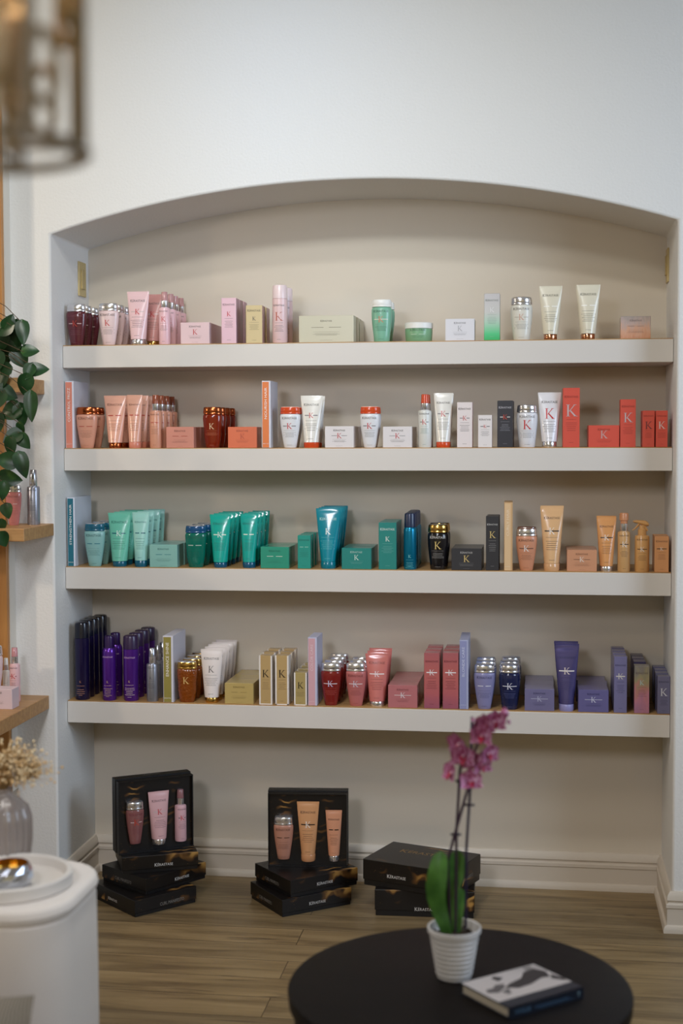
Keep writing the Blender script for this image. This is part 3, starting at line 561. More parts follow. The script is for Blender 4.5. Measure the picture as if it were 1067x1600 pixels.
P(3, 'carton', 991.3, 1014.7, 1041, 1, .06, 'iridescent pink and yellow tall box', grad_mat('pink_iridescent', [(0, '#b682a2'), (.3, '#cf8aa2'), (.55, '#c98d86'), (.75, '#a9a07e'), (1, '#8f8a86')], H, .3, .3, .9, .3, (4, 1, 2)), None, dict(k='#b9d6d2', ink='#5e4a52', line='#7c5a66'))
x, Wd, H = dims(3, 990, 1009, 1034, 0, YF+.062); o, h = carton(Wd, H, .05, cb('#45405e', .3), dict(k='#b9b9d2', ink='#2c2a4c')); place(o, h, x, ST[3], 3, .058, 'dark violet box behind the iridescent box, bottom shelf', 'box', YF+.062)
P(3, 'carton', 1027, 1046.8, 1057, 4, .058, 'small slate lavender box by right wall', cb('#6c6a88', .3), None, dict(k='#dfe0e6', kh=.2, vk=.48, ink='#33304e'))

# ================================================================== GIFT BOXES ON THE FLOOR
GS = gold_swirl('gift_paper', amt=.42, sc=13.); BK = mat('#0f0d0e', .42); WHT = mat('#d9d6d2', .5); DULL = mat('#8f8a84', .5)
def sideF(L, Wd, side):
    """map (u, v) onto a box side: front (-y), left (-x)"""
    if side == 'front': return lambda u, v: (u, -Wd/2-.0016, v)
    if side == 'left': return lambda u, v: (-L/2-.0016, -u, v)
    if side == 'right': return lambda u, v: (L/2+.0016, u, v)
    return lambda u, v: (u, v, side)
def gift(F, ang, L, Wd, z0, H, label, words, topword=False):
    """F front corner (left-most near corner at -x,-y in the box frame), ang direction of its long front side"""
    d = Vector((cos(ang), sin(ang))); n = Vector((-sin(ang), cos(ang)))
    c = Vector(F)+d*L/2+n*Wd/2
    r = tag(empty('gift_box', (c.x, c.y, z0), ang), label, 'box', 'closed black gift boxes on the floor')
    b = MB(); b.box(-L/2+.0025, L/2-.0025, -Wd/2+.0025, Wd/2-.0025, 0, H*.7, BK, .0008); b.build('tray', r, smooth=0)
    b = MB(); b.box(-L/2, L/2, -Wd/2, Wd/2, H*.22, H, GS, .0012)
    for side, s, u, v, wd, k in words:
        if s == 'LOGO': logo(b, sideF(L, Wd, side), u, v, wd, WHT)
        else: word(b, s, sideF(L, Wd, side), u, v, width=wd, height=.0095, m=DULL)
    if topword:
        g = mat('#a58046', .35, .5); b2 = lambda x, y: (x, y, H+.0006); logo(b, b2, 0, .01, L*.55, g)
    b.build('lid', r, smooth=0); return r
def corner(F, ang): return F
G = gift
G((.262, -.092), radians(48), .218, .245, 0, .050, 'black gift box at the base of the left stack', [('front', 'CURL MANIFESTO', .02, .018, .085, 0), ('left', 'LOGO', 0, .02, .05, 0)])
G((.281, -.040), radians(54), .235, .215, .050, .050, 'black gift box in the middle of the left stack', [('front', 'LOGO', .02, .02, .055, 0), ('left', 'CURL MANIFESTO', 0, .02, .08, 0)])
G((.200, -.010), radians(23), .230, .205, .100, .052, 'black gift box topmost of the left stack, under open set', [('front', 'LOGO', .01, .018, .055, 0), ('left', 'CURL MANIFESTO', 0, .02, .07, 0)])
G((.690, -.034), radians(38), .236, .208, 0, .052, 'black gift box at the base of the middle stack', [('front', 'LOGO', .0, .022, .055, 0), ('left', 'CURL MANIFESTO', 0, .02, .08, 0)])
G((.712, -.014), radians(41), .238, .212, .052, .052, 'black gift box directly under the middle open set', [('front', 'LOGO', .0, .022, .055, 0), ('left', 'CURL MANIFESTO', 0, .02, .08, 0)])
G((.957, .020), radians(2), .292, .215, 0, .078, 'large black gift box at the base of right stack', [('front', 'LOGO', .002, .018, .06, 0)])
G((.917, .062), radians(-20), .292, .205, .078, .078, 'large black gift box on top of the right stack', [('front', 'LOGO', -.035, .032, .06, 0), ('right', 'CURL MANIFESTO', 0, .03, .08, 0)], True)

def open_set(BL, ang, L, H, z0, label, prods):
    d = Vector((cos(ang), sin(ang))); n = Vector((-sin(ang), cos(ang))); T = .048
    c = Vector(BL)+d*L/2
    r = tag(empty('open_gift_box', (c.x, c.y, z0), ang), label, 'box', 'open gift sets standing on the stacks')
    b = MB(); t = .003; rim = .010
    b.box(-L/2, -L/2+t, 0, T, 0, H, BK); b.box(L/2-t, L/2, 0, T, 0, H, BK); b.box(-L/2+t, L/2-t, 0, T, 0, t, BK); b.box(-L/2+t, L/2-t, 0, T, H-t, H, BK)
    b.box(-L/2+t, L/2-t, T-t, T, t, H-t, BK)
    b.build('tray', r, smooth=0)
    # printed insert with a cut-out behind each product
    b = MB(); xs = [-L/2+t]+[q for p in prods for q in (p[1]-p[2]*.5-.004, p[1]+p[2]*.5+.004)]+[L/2-t]
    b.box(-L/2+t, L/2-t, rim, rim+.004, t, H-t, gold_swirl('insert_print', amt=.42, sc=15.)); b.build('insert', r, smooth=0)
    b = MB(); b.box(-L/2-.002, L/2+.002, T*.55, T+.012, .001, H+.004, BK, .001)
    for x0, x1, z0_, z1 in ():
        pass
    logo(b, lambda u, v: (u, v, H+.0052), .0, T*.75, .05, DULL); b.build('lid', r, smooth=0)
    for kind, px, pw, pz, ph, lb, cat, args, kw in prods:
        if kind == 'bath': o, h = bath(pw, ph, *args, **kw)
        elif kind == 'tube': o, h = tubep(pw, ph, *args, **kw)
        else: o, h = spray(pw, ph, *args, **kw)
        q = c + d*px - n*(-rim+h*.35)
        o.location = (q.x, q.y, z0+pz); o.rotation_euler = (0, 0, ang); tag(o, lb, cat)
SB = dict(vb=.84, vk=.56, kh=.17)
k1 = dict(k=RED, ink='#6a5052')
open_set((.185, .010), radians(33), .236, .222, .1525, 'open black gift set with three pink products, left stack', [
    ('bath', -.066, .056, .030, .128, 'deep rose shampoo bottle inside the left gift set', 'bottle', (pl('#96605f', .15, trans=.15), sil, dict(SB, k='#c8402f', bar='#e6c9c9', ink='#7a3a44')), {}),
    ('tube', .008, .066, .022, .160, 'pale pink tube in the middle of left gift set', 'tube', (pl('#d9adb0', .25), sil, dict(k1, bar='#c9b0b0')), {}),
    ('spray', .078, .036, .022, .158, 'pink spray bottle inside the left gift set', 'bottle', (pl('#d9adb4'), pl('#a8767a', .15, trans=.3), dict(k1, bar='#4a4a4e', vb=.88, vk=.6, kh=.13)), {})])
open_set((.620, .118), radians(5), .240, .224, .1045, 'open black gift set with three peach products, middle stack', [
    ('bath', -.073, .060, .023, .130, 'rosy peach shampoo bottle inside the middle gift set', 'bottle', (pl('#b5806c'), sil, dict(SB, bar='#2b211e', ink='#5a3a30')), {}),
    ('tube', .002, .068, .020, .180, 'large peach tube in the middle gift set', 'tube', (pl('#cd9669', .25), pl('#c68d62', .25), dict(k='#e8dfd6', bar='#1d1614', thru=1, ink='#5a3a2c')), dict(band=True, ch=.12, waist=.62)),
    ('tube', .080, .050, .020, .154, 'small peach tube with silver cap, middle gift set', 'tube', (pl('#cd9070', .25), sil, dict(bar='#1d1614', thru=0, ink='#5a3a2c')), dict(ch=.11, waist=.66))])

# ------------------------------------------------------------------ switch plates in the niche
def plate(x, sgn, y0, y1, z0, z1, label):
    r = tag(empty('switch_plate', (x, (y0+y1)/2, (z0+z1)/2)), label, 'switch', None); h = (z1-z0)/2; w_ = (y1-y0)/2
    A = mat('#c9b37c', .4)
    b = MB(); b.box(0 if sgn > 0 else -.005, .005 if sgn > 0 else 0, -w_, w_, -h, h, A, .001); b.build('plate', r, smooth=0)
    b = MB(); b.box(.004 if sgn > 0 else -.009, .009 if sgn > 0 else -.004, -w_*.45, w_*.45, -h*.58, h*.58, mat('#bfa76c', .35), .001); b.build('rocker', r, smooth=0)
plate(0, 1, .250, .318, 1.851, 1.958, 'beige switch plate on the left side of the niche')
plate(W, -1, .275, .335, 1.865, 1.965, 'beige switch plate on the right side of the niche')

# ================================================================== LEFT WALL: MIRROR, SHELVES, PLANT
r = tag(empty('wall_mirror', (-.52, 0, .35)), 'tall oak framed mirror on the wall behind the plant', 'mirror')
b = MB()
for x0, x1 in ((-.40, -.33), (.33, .395)): b.box(x0, x1, -.062, -.046, 0, 2.35, M_OAKV, .002)
b.box(-.33, .33, -.062, -.046, 2.28, 2.35, M_OAKV, .002); b.box(-.33, .33, -.062, -.046, 0, .07, M_OAKV, .002); b.build('frame', r, smooth=0)
b = MB(); b.box(-.398, .397, -.046, -.0005, .002, 2.348, mat('#d9d3c8', .5)); b.build('backing', r, smooth=0)
b = MB(); b.box(-.33, .33, -.052, -.046, .07, 2.28, mat('#dfe3e4', .03, 1.)); b.build('glass', r, smooth=0)
def wshelf(x1, z, dep, label, th=.036):
    b = MB(); b.box(-.62, 0, -dep, 0, -th, 0, M_OAK2, .0015); tag(b.build('wall_shelf', None, (x1, -.0005, z), smooth=0), label, 'shelf', None)
# boards pass in front of the mirror on its right post
wshelf(-.001, 1.1525, .247, 'oak wall shelf carrying the silver spray bottle')
wshelf(-.023, .6355, .43, 'lowest oak wall shelf with pink products, above dried flowers', .040)
wshelf(-.024, 1.578, .20, 'highest oak wall shelf, behind the trailing plant', .042)
def free(kind, x0, x1, top, base_y, z, label, cat, *a, **k):
    A = aty(x0, (top+20), base_y); B_ = aty(x1, top+20, base_y); T = aty((x0+x1)/2, top, base_y); Wd = B_.x-A.x; H = T.z-z
    if kind == 'bath': o, h = bath(Wd, H, *a, **k)
    elif kind == 'spray': o, h = spray(Wd, H, *a, **k)
    else: o, h = carton(Wd, H, k.pop('D', Wd), *a, **k)
    o.location = ((A.x+B_.x)/2, base_y, z); tag(o, label, cat)
SS = dict(vb=.88, vk=.62, kh=.13)
free('spray', 42.5, 61.5, 734, -.055, 1.1525, 'silver grey spray bottle on oak wall shelf beside niche', 'bottle', mat('#9a9ca6', rough=.3, metal=.6), mat('#aeb0b8', rough=.2, metal=.9), dict(SS, k='#4a4a54', ink='#4a4a54', kh=.08))
free('bath', 9, 33.5, 757.5, -.085, 1.1525, 'clear pink shampoo bottle behind the trailing leaves', 'bottle', pl('#d98a86', .12, trans=.2), sil, dict(SB, ink='#9a5a58', bar='#e6c9c9'))
free('spray', 15, 31, 1011.5, -.105, .6355, 'pink spray bottle with red K on lowest oak shelf', 'bottle', pl('#e2b6b8'), pl('#e0a0a4', .15, trans=.3), dict(SS, k=RED, bar='#8b3a3a'))
free('wide', -28, 24.5, 1074, -.20, .6355, 'low pale pink box in front on lowest oak shelf', 'box', cb('#d8c2c8'), dict(k=RED, ink='#6a5a5c'), D=.055, wide=True)
free('bath', -30, 4, 1008, -.125, .6355, 'pink shampoo bottle cut by left edge on lowest shelf', 'bottle', pl('#d9c0c2'), sil, dict(SB, ink='#7a5a5c'))
free('spray', 4, 15, 1028, -.070, .6355, 'plain white slim bottle left of the pink spray', 'bottle', pl('#e2ddd6'), pl('#e8e4de'), dict(SS, brand=0, nl=0, foot=0))

# trailing plant
r = tag(empty('trailing_plant', (-.30, -.14, 1.578)), 'dark green trailing plant hanging from the oak shelves', 'plant')
b = MB(); b.ell([(0, .05, .05), (.004, .052, .052), (.11, .068, .068), (.125, .072, .072), (.125, .064, .064), (.10, .06, .06)], mat('#d7d0c4', .5), 28, True, False, (-.0, 0, 0)); b.build('pot', r)
b = MB(); b.ell([(.098, .061, .061), (.104, .03, .03)], mat('#3a2c20', .9), 20, False, True); b.build('soil', r)
def leafmat(n, c1, c2, c3):
    t = NT(n); v = coords(t); n1 = t.n('ShaderNodeTexNoise', Scale=22., Detail=3.); t.l(v, n1.inputs['Vector'])
    rr = t.ramp(n1.outputs[0], [(.3, lin(c1)), (.6, lin(c2)), (.85, lin(c3))]); t.l(rr.outputs[0], t.b.inputs['Base Color'])
    t.b.inputs['Roughness'].default_value = .32; t.b.inputs['Specular IOR Level'].default_value = .5; return t.m
LM = leafmat('pothos_leaf', '#10280f', '#1e4420', '#4f7030'); STM = mat('#4a3a22', .6)
def heart(b, base, tip, wid, nrm, m, fold=.25, droop=.15, n=9):
    base = Vector(base); tip = Vector(tip); ax = tip-base; L = ax.length; ax.normalize(); nrm = Vector(nrm).normalized()
    sd = ax.cross(nrm).normalized(); up = sd.cross(ax).normalized(); vs = []; fs = []
    for i in range(n+1):
        t = i/n; wv = wid/2*(max(0, sin(pi*min(1, t**.62)))**.75) if 0 < t < 1 else 0.0005
        c = base+ax*L*t-up*droop*L*t*t
        for s_ in (-1, -.5, 0, .5, 1): vs.append(c+sd*wv*s_+up*(abs(s_)*wv*fold)+ax*(-.10*L*(abs(s_)**1.5) if t < .4 else 0)*(1-t/.4 if t < .4 else 0))
    for i in range(n):
        for j in range(4): a = i*5+j; fs.append((a, a+1, a+6, a+5))
    nv = len(vs); th = up*-.0007
    b.add([tuple(p) for p in vs]+[tuple(p+th) for p in vs], fs+[tuple(reversed([q+nv for q in f])) for f in fs], m)
LV = [(20, 130, 115, 200, .9), (55, 90, 90, 60, .9), (100, 165, 150, -100, .75), (135, 150, 130, -80, .6), (182, 258, 88, 10, .95), (122, 305, 115, -60, .9), (228, 368, 112, 12, .8), (40, 270, 150, -95, .6), (170, 385, 90, -110, .8),
      (150, 465, 120, -105, .75), (45, 515, 115, -20, .9), (185, 595, 160, -88, .5), (60, 622, 125, -160, .9), (128, 640, 115, -80, .8), (70, 775, 110, -150, .85), (142, 800, 95, -50, .8), (125, 728, 80, -90, .7), (62, 835, 115, -100, .7),
      (35, 910, 120, 170, .85), (132, 940, 140, -70, .62), (62, 1022, 125, -10, .8), (18, 1095, 100, -95, .7), (42, 1215, 82, -80, .95), (18, 1385, 88, -70, .9), (10, 1300, 70, -100, .8), (15, 370, 95, 190, .8), (20, 440, 110, -120, .7), (8, 200, 120, -100, .8),
      (-20, 560, 130, -120, .8), (-25, 700, 130, -80, .8), (-30, 330, 130, -100, .8), (95, 235, 80, -140, .9)]
PL = Vector(r.location); fb = MB(); sb = MB(); rr = random.Random(3); ends = []
for (u, v_, L, ang, asp) in LV:
    Y = -.235+rr.uniform(-.05, .03); px, py = u/3.81, 480+v_/3.81; Lm = L/3.81*(Y-CAM.y)/FPX
    c = aty(px, py, Y); a = radians(ang); d = Vector((cos(a), rr.uniform(-.35, .35), sin(a))).normalized()
    nr = Vector((rr.uniform(-.5, .5), -1, rr.uniform(-.1, .55)))
    heart(fb, c-d*Lm*.58-PL, c+d*Lm*.58-PL, Lm*asp*1.15, nr, LM, .22, rr.uniform(.05, .25)); ends.append(c-d*Lm*.5-PL)
    e0 = c-d*Lm*.5-PL; top = Vector((rr.uniform(-.06, .05)+.14, -.09+rr.uniform(-.01, .01), e0.z+.06+rr.uniform(0, .03)))
    sb.tube([e0, (e0*.6+top*.4)+Vector((0, 0, .012)), top], .0011, STM, 5)
for k, (xe, ze) in enumerate(((.165, -.42), (.145, -.50), (.19, -.22), (.13, -.33))):
    pts = [Vector((.02, -.03, .11)), Vector((.08, -.07, .12)), Vector((.12+.01*k, -.10, .06))]
    for i in range(1, 9): t = i/8; pts.append(Vector((.12+(xe-.12)*t+.008*sin(5*t+k), -.105+.008*cos(4*t+k*2), .06+(ze-.06)*t)))
    sb.tube(pts, .0017, STM, 6)
fb.build('foliage', r, smooth=60); sb.build('vine', r)

# ================================================================== SOFA ARM, TRAY, VASE, CANDLE BOWL
def boucle(name, h, sc=420.):
    t = NT(name); t.b.inputs['Base Color'].default_value = lin(h); t.b.inputs['Roughness'].default_value = .9; t.b.inputs['Sheen Weight'].default_value = .25
    n1 = t.n('ShaderNodeTexNoise', Scale=sc, Detail=2.); t.l(coords(t), n1.inputs['Vector']); bp = t.n('ShaderNodeBump', Strength=.35, Distance=.003); t.l(n1.outputs[0], bp.inputs['Height']); t.l(bp.outputs[0], t.b.inputs['Normal']); return t.m
UP_ = boucle('ivory_upholstery', '#ece3da')
def rblock(b, x0, x1, y0, y1, z0, z1, R, m, rv=.03, puff=.0, n=6, m2=6):
    """rounded block: corner radius R in plan, edge radius rv vertically"""
    def ring(z, ins, dz=0):
        P_ = []
        for cx, cy, a0_ in ((x1-R, y1-R, 0), (x0+R, y1-R, 90), (x0+R, y0+R, 180), (x1-R, y0+R, 270)):
            for k in range(n+1): a = radians(a0_+90*k/n); P_.append((cx+(R-ins)*cos(a), cy+(R-ins)*sin(a), z))
        return P_
    rs = []
    for k in range(m2+1): a = radians(90*k/m2); rs.append(ring(z0+rv*(1-sin(a)), rv*(1-cos(a)) ))
    rs = [ring(z0+rv*(1-cos(radians(90*k/m2))), rv*(1-sin(radians(90*k/m2)))) for k in range(m2+1)]
    zm = [z0+rv+(z1-z0-2*rv)*k/4 for k in range(1, 4)]; rs += [ring(z, -puff*sin(pi*(k+1)/4)) for k, z in enumerate(zm)]
    rs += [ring(z1-rv*(1-sin(radians(90*k/m2))), rv*(1-cos(radians(90*k/m2)))) for k in range(m2+1)]
    b.loft(rs, m)
SA = radians(-2)
r = tag(empty('sofa', (0, 0, 0)), 'ivory upholstered sofa in the left foreground, rounded arm', 'sofa')
b = MB(); rblock(b, -.9, .600, -1.732, -1.415, .07, .549, .098, UP_, .008, .002); b.build('arm', r, smooth=60)
b = MB(); rblock(b, -.9, .603, -1.735, -1.412, .546, .578, .10, UP_, .013, .001); b.build('arm_top', r, smooth=60)
b = MB(); rblock(b, -.9, .45, -3.3, -1.74, .07, .36, .08, UP_, .03); b.build('seat', r, smooth=60)
for x, y in ((.55, -1.48), (.55, -1.66), (.38, -3.2)):
    b = MB(); b.ell([(0, .014, .014), (.075, .022, .022)], M_OAKV, 14, c=(x, y, 0)); b.build('leg', r)
# woven cushion leaning on the arm
t = NT('woven_grey'); t.b.inputs['Roughness'].default_value = .9
wv = t.n('ShaderNodeTexWave', Scale=60., Distortion=1.5); t.l(coords(t), wv.inputs['Vector']); q = t.ramp(wv.outputs[0], [(.2, lin('#7d7466')), (.8, lin('#a1978a'))]); t.l(q.outputs[0], t.b.inputs['Base Color'])
bp = t.n('ShaderNodeBump', Strength=.4, Distance=.003); t.l(wv.outputs[0], bp.inputs['Height']); t.l(bp.outputs[0], t.b.inputs['Normal'])
C0 = atz(54, 1553, .52); b = MB()
rs = []
for k in range(9):
    q_ = -1+2*k/8; th = .055*sqrt(max(0.0, 1-q_*q_))+.002; sc_ = 1-.06*(q_*q_); hw = .21*sc_; rs.append((q_*.06, hw))
def cush(b, S, T, m, n=12):
    vs = []; fs = []
    for sgn in (-1, 1):
        for i in range(n+1):
            for j in range(n+1):
                u = -1+2*i/n; v2 = -1+2*j/n; k = (1-abs(u)**3)*(1-abs(v2)**3); e = 1-.05*(1-abs(u)**2)*abs(v2)**4; e2 = 1-.05*(1-abs(v2)**2)*abs(u)**4
                vs.append((u*S*e2, sgn*T*(k**.5), v2*S*e))
    N2 = (n+1)**2
    for i in range(n):
        for j in range(n):
            a = i*(n+1)+j; fs.append((a, a+n+1, a+n+2, a+1)); fs.append((N2+a, N2+a+1, N2+a+n+2, N2+a+n+1))
    b.add(vs, fs, m)
cush(b, .19, .075, t.m); o = b.build('cushion', None, (C0.x-.192, C0.y-.045, C0.z-.192), smooth=60); o.rotation_euler = (radians(-14), 0, radians(4)); tag(o, 'grey woven cushion at the bottom left corner of view', 'cushion')

TX, TY, TZ = .459, -1.588, .5785
b = MB(); R_ = .119; TM = mat('#e3ddd6', .45)
b.ell([(0, R_-.004, R_-.004), (.003, R_, R_), (.024, R_, R_), (.026, R_-.002, R_-.002), (.026, R_-.010, R_-.010), (.024, R_-.012, R_-.012), (.007, R_-.013, R_-.013), (.0055, R_-.02, R_-.02)], TM, 64)
tag(b.build('tray', None, (TX, TY, TZ)), 'round white tray with raised rim on the sofa arm', 'tray')
# ribbed vase
VP = atz(6, 1340, TZ+.006); vb = MB(); nR = 96; rings = []
def vr(z):
    pf = [(0, .045), (.008, .052), (.05, .0555), (.09, .0555), (.115, .050), (.132, .036), (.142, .021), (.150, .0175), (.158, .0175), (.1601, .019)]
    for (z0, a), (z1, c) in zip(pf, pf[1:]):
        if z0 <= z <= z1: t = (z-z0)/(z1-z0); t = t*t*(3-2*t); return a+(c-a)*t
    return pf[-1][1]
zs = [0, .004, .012]+[.02+.13*k/16 for k in range(17)]+[.155, .160]
for z in zs: rings.append([(vr(z)*(1+.022*cos(24*2*pi*j/nR))*cos(2*pi*j/nR), vr(z)*(1+.022*cos(24*2*pi*j/nR))*sin(2*pi*j/nR), z) for j in range(nR)])
for z in reversed(zs[1:]): rings.append([((vr(z)-.003)*cos(2*pi*j/nR), (vr(z)-.003)*sin(2*pi*j/nR), z) for j in range(nR)])
vm = mat('#c9bcb4', .22, trans=.55, coat=.3); vb.loft(rings, vm); vb.v = [(x, y, z*.87) for x, y, z in vb.v]
r = tag(empty('ribbed_vase', (VP.x, VP.y, TZ+.0058)), 'frosted ribbed glass vase on the round white tray', 'vase'); vb.build('glass_body', r)
r2 = tag(empty('dried_flowers', (VP.x, VP.y, TZ+.012)), 'golden dried baby\'s breath bunch standing in the vase', 'dried flowers')
sm = MB(); bl = MB(); rr = random.Random(11); FM = mat('#e6cfa6', .8); F2 = mat('#d6b27e', .8); GM = mat('#9a7a4a', .7)
for i in range(34):
    a = rr.uniform(-pi, pi); sp_ = rr.uniform(.15, 1); top = Vector((.060*sp_*cos(a)+.022, .05*sp_*sin(a), .212-.045*sp_*abs(cos(a))+rr.uniform(-.02, .01)))
    if i % 4 == 0: top += Vector((.02, 0, -.02))
    p0 = Vector((rr.uniform(-.012, .012), rr.uniform(-.012, .012), .004)); p1 = Vector((rr.uniform(-.008, .008), rr.uniform(-.008, .008), .133))
    sm.tube([p0, p1, p1*.45+top*.55+Vector((0, 0, .004)), top], .0006, GM, 4)
    for k in range(18):
        q = top+Vector((rr.gauss(0, .014), rr.gauss(0, .014), rr.gauss(0, .013))); s_ = rr.uniform(.0022, .0040)
        sm.tube([top*.7+p1*.3, q], .0003, GM, 3)
        bl.add([(q.x+s_*x, q.y+s_*y, q.z+s_*z) for x, y, z in ((1, 0, 0), (-1, 0, 0), (0, 1, 0), (0, -1, 0), (0, 0, 1), (0, 0, -1))], [(0, 2, 4), (2, 1, 4), (1, 3, 4), (3, 0, 4), (2, 0, 5), (1, 2, 5), (3, 1, 5), (0, 3, 5)], FM if rr.random() < .6 else F2)
sm.build('stems', r2); bl.build('blossoms', r2)
# faceted glass candle bowl
BP_ = atz(16, 1385, TZ+.006); r = tag(empty('candle_bowl', (BP_.x, BP_.y, TZ+.0058)), 'faceted mirrored glass bowl with gold inside on tray', 'candle holder')
b = MB(); rings = []
for k, (z, a) in enumerate(((0, .026), (.008, .036), (.020, .042), (.032, .040), (.044, .033))):
    rings.append([(a*(1+.05*((j+k) % 2))*cos(2*pi*(j+.5*k)/16), a*(1+.05*((j+k) % 2))*sin(2*pi*(j+.5*k)/16), z) for j in range(16)])
b.loft(rings, mat('#c9cdd6', .08, .85), True, False); b.build('glass_shell', r, smooth=0)
b = MB(); rings = [[(a*cos(2*pi*j/16), a*sin(2*pi*j/16), z) for j in range(16)] for z, a in ((.044, .0335), (.030, .037), (.012, .030), (.010, .005))]
b.loft([list(reversed(q)) for q in rings], mat('#c8963a', .25, .9), False, True); b.build('gold_lining', r, smooth=0)

# ================================================================== COFFEE TABLE, ORCHID, BOOK
TBX, TBY, TBH, TBR = 1.292, -1.505, .400, .316
TB = NT('espresso_wood'); v = coords(TB, (2, 14, 2)); n1 = TB.n('ShaderNodeTexNoise', Scale=3., Detail=5.); TB.l(v, n1.inputs['Vector'])
q = TB.ramp(n1.outputs[0], [(.3, lin('#0c0707')), (.7, lin('#120b0a'))]); TB.l(q.outputs[0], TB.b.inputs['Base Color']); TB.b.inputs['Roughness'].default_value = .5; TB.b.inputs['Specular IOR Level'].default_value = .14
r = tag(empty('coffee_table', (TBX, TBY, 0)), 'round dark brown drum coffee table in the foreground', 'table')
b = MB(); b.ell([(.01, TBR-.012, TBR-.012), (TBH-.03, TBR-.012, TBR-.012)], TB.m, 96); b.build('drum', r)
b = MB(); b.ell([(TBH-.030, TBR-.008, TBR-.008), (TBH-.028, TBR-.002, TBR-.002), (TBH-.006, TBR, TBR), (TBH-.002, TBR-.002, TBR-.002), (TBH, TBR-.007, TBR-.007)], TB.m, 96); b.build('tabletop', r)
b = MB(); b.ell([(0, TBR-.04, TBR-.04), (.011, TBR-.04, TBR-.04)], mat('#0c0a0a', .6), 48); b.build('plinth', r)
# orchid
OP = atz(709.5, 1526, TBH); OY = OP.y
def oz(u, v_): return aty(u, v_, OY)-OP
pw = (aty(751, 1445, OY).x-aty(667, 1445, OY).x)/2; pb = (aty(740, 1525, OY).x-aty(686, 1525, OY).x)/2; pH = aty(709, 1447, OY).z-TBH
r = tag(empty('potted_orchid', (OP.x, OP.y, TBH)), 'magenta orchid in a ribbed white pot on the dark table', 'plant')
b = MB(); pr = [(0, pb-.003), (.002, pb)]; nn_ = 9
for k in range(nn_):
    z0 = .004+(pH-.014)*k/nn_; z1 = .004+(pH-.014)*(k+1)/nn_; f_ = lambda z: pb+(pw*.96-pb)*z/pH
    pr += [(z0+.0006, f_(z0)-.0009), (z0+(z1-z0)*.3, f_(z0)+.0006), (z0+(z1-z0)*.7, f_(z1)+.0006), (z1-.0006, f_(z1)-.0009)]
pr += [(pH-.010, pw*.97), (pH-.009, pw), (pH-.001, pw*1.005), (pH, pw*.985), (pH-.001, pw*.93), (pH-.02, pw*.90)]
b.ell([(z, a, a) for z, a in pr], mat('#dddad8', .35, coat=.2), 48, True, False); b.build('pot', r, smooth=40)
b = MB(); rr = random.Random(5); b.ell([(pH-.020, pw*.905, pw*.905), (pH-.017, pw*.4, pw*.4)], mat('#2e231a', .9), 24, True, True)
for k in range(46):
    a = rr.uniform(0, 2*pi); q = rr.uniform(0, .78)*pw; b.ell([(0, .001, .001), (.002, .0042, .003), (.005, .001, .001)], mat(rr.choice(['#3a2a1c', '#4a3725', '#2c2018']), .9), 5, c=(q*cos(a), q*sin(a), pH-.019+rr.uniform(0, .003)))
b.build('bark', r, smooth=0)
t = NT('orchid_leaf'); tc = t.n('ShaderNodeTexNoise', Scale=30., Detail=2.); t.l(coords(t), tc.inputs['Vector']); q = t.ramp(tc.outputs[0], [(.3, lin('#3a6628')), (.7, lin('#578c3c'))]); t.l(q.outputs[0], t.b.inputs['Base Color']); t.b.inputs['Roughness'].default_value = .4
OL = t.m
def strap(name, pts, wid, face, parent, m, cup=.3, n=12):
    """broad strap leaf following pts, width profile wid(t)"""
    pts = [Vector(p) for p in pts]; b = MB(); vs = []; fs = []; K = len(pts)-1
    def cv(t):
        s_ = t*K; i = min(K-1, int(s_)); u = s_-i; p0 = pts[max(0, i-1)]; p1 = pts[i]; p2 = pts[i+1]; p3 = pts[min(K, i+2)]
        return .5*((2*p1)+(p2-p0)*u+(2*p0-5*p1+4*p2-p3)*u*u+(3*p1-p0-3*p2+p3)*u**3)
    for i in range(n+1):
        t_ = i/n; c = cv(t_); d = (cv(min(1, t_+.02))-cv(max(0, t_-.02))).normalized(); sd = d.cross(Vector(face)).normalized(); up = sd.cross(d)
        w_ = wid(t_)
        for s_ in (-1, -.6, -.25, 0, .25, .6, 1): vs.append(c+sd*w_*s_+up*(-(abs(s_)**1.3)*w_*cup)*-1)
    for i in range(n):
        for j in range(6): a = i*7+j; fs.append((a, a+1, a+8, a+7))
    nv = len(vs); fc = Vector(face).normalized()*-.0018
    e = [p+fc for p in vs]; fs2 = [tuple(reversed([q+nv for q in f])) for f in fs]
    for i in range(n): a = i*7; fs2 += [(a, a+7, a+7+nv, a+nv), (a+6, a+6+nv, a+13+nv, a+13)]
    b.add([tuple(p) for p in vs+e], fs+fs2, m); return b.build(name, parent, smooth=60)
wf = lambda W_: (lambda t: W_*(.28+.72*sin(pi*min(1, (t+.12)/1.25)**1.1))*(1 if t < .85 else sqrt(max(0.02, 1-((t-.85)/.155)**2))))
bz = pH-.018
strap('leaf', [(-.012, 0, bz), oz(683, 1400)+Vector((0, -.012, 0)), oz(686, 1360)+Vector((0, -.02, 0)), oz(690, 1328)+Vector((0, -.01, 0))], wf(.0195), (-.25, -1, .1), r, OL, .25)
strap('leaf', [(-.004, .004, bz), oz(700, 1400)+Vector((0, .006, 0)), oz(709, 1365)+Vector((0, .012, 0)), oz(714, 1332)+Vector((0, .016, 0))], wf(.0195), (.3, -1, .05), r, OL, .3)
strap('leaf', [(.006, .01, bz), oz(716, 1418)+Vector((0, .02, 0)), oz(721, 1396)+Vector((0, .026, 0))], wf(.010), (.5, -1, .0), r, OL, .3)
DS = mat('#3b2438', .5); SK = mat('#241c3c', .5)
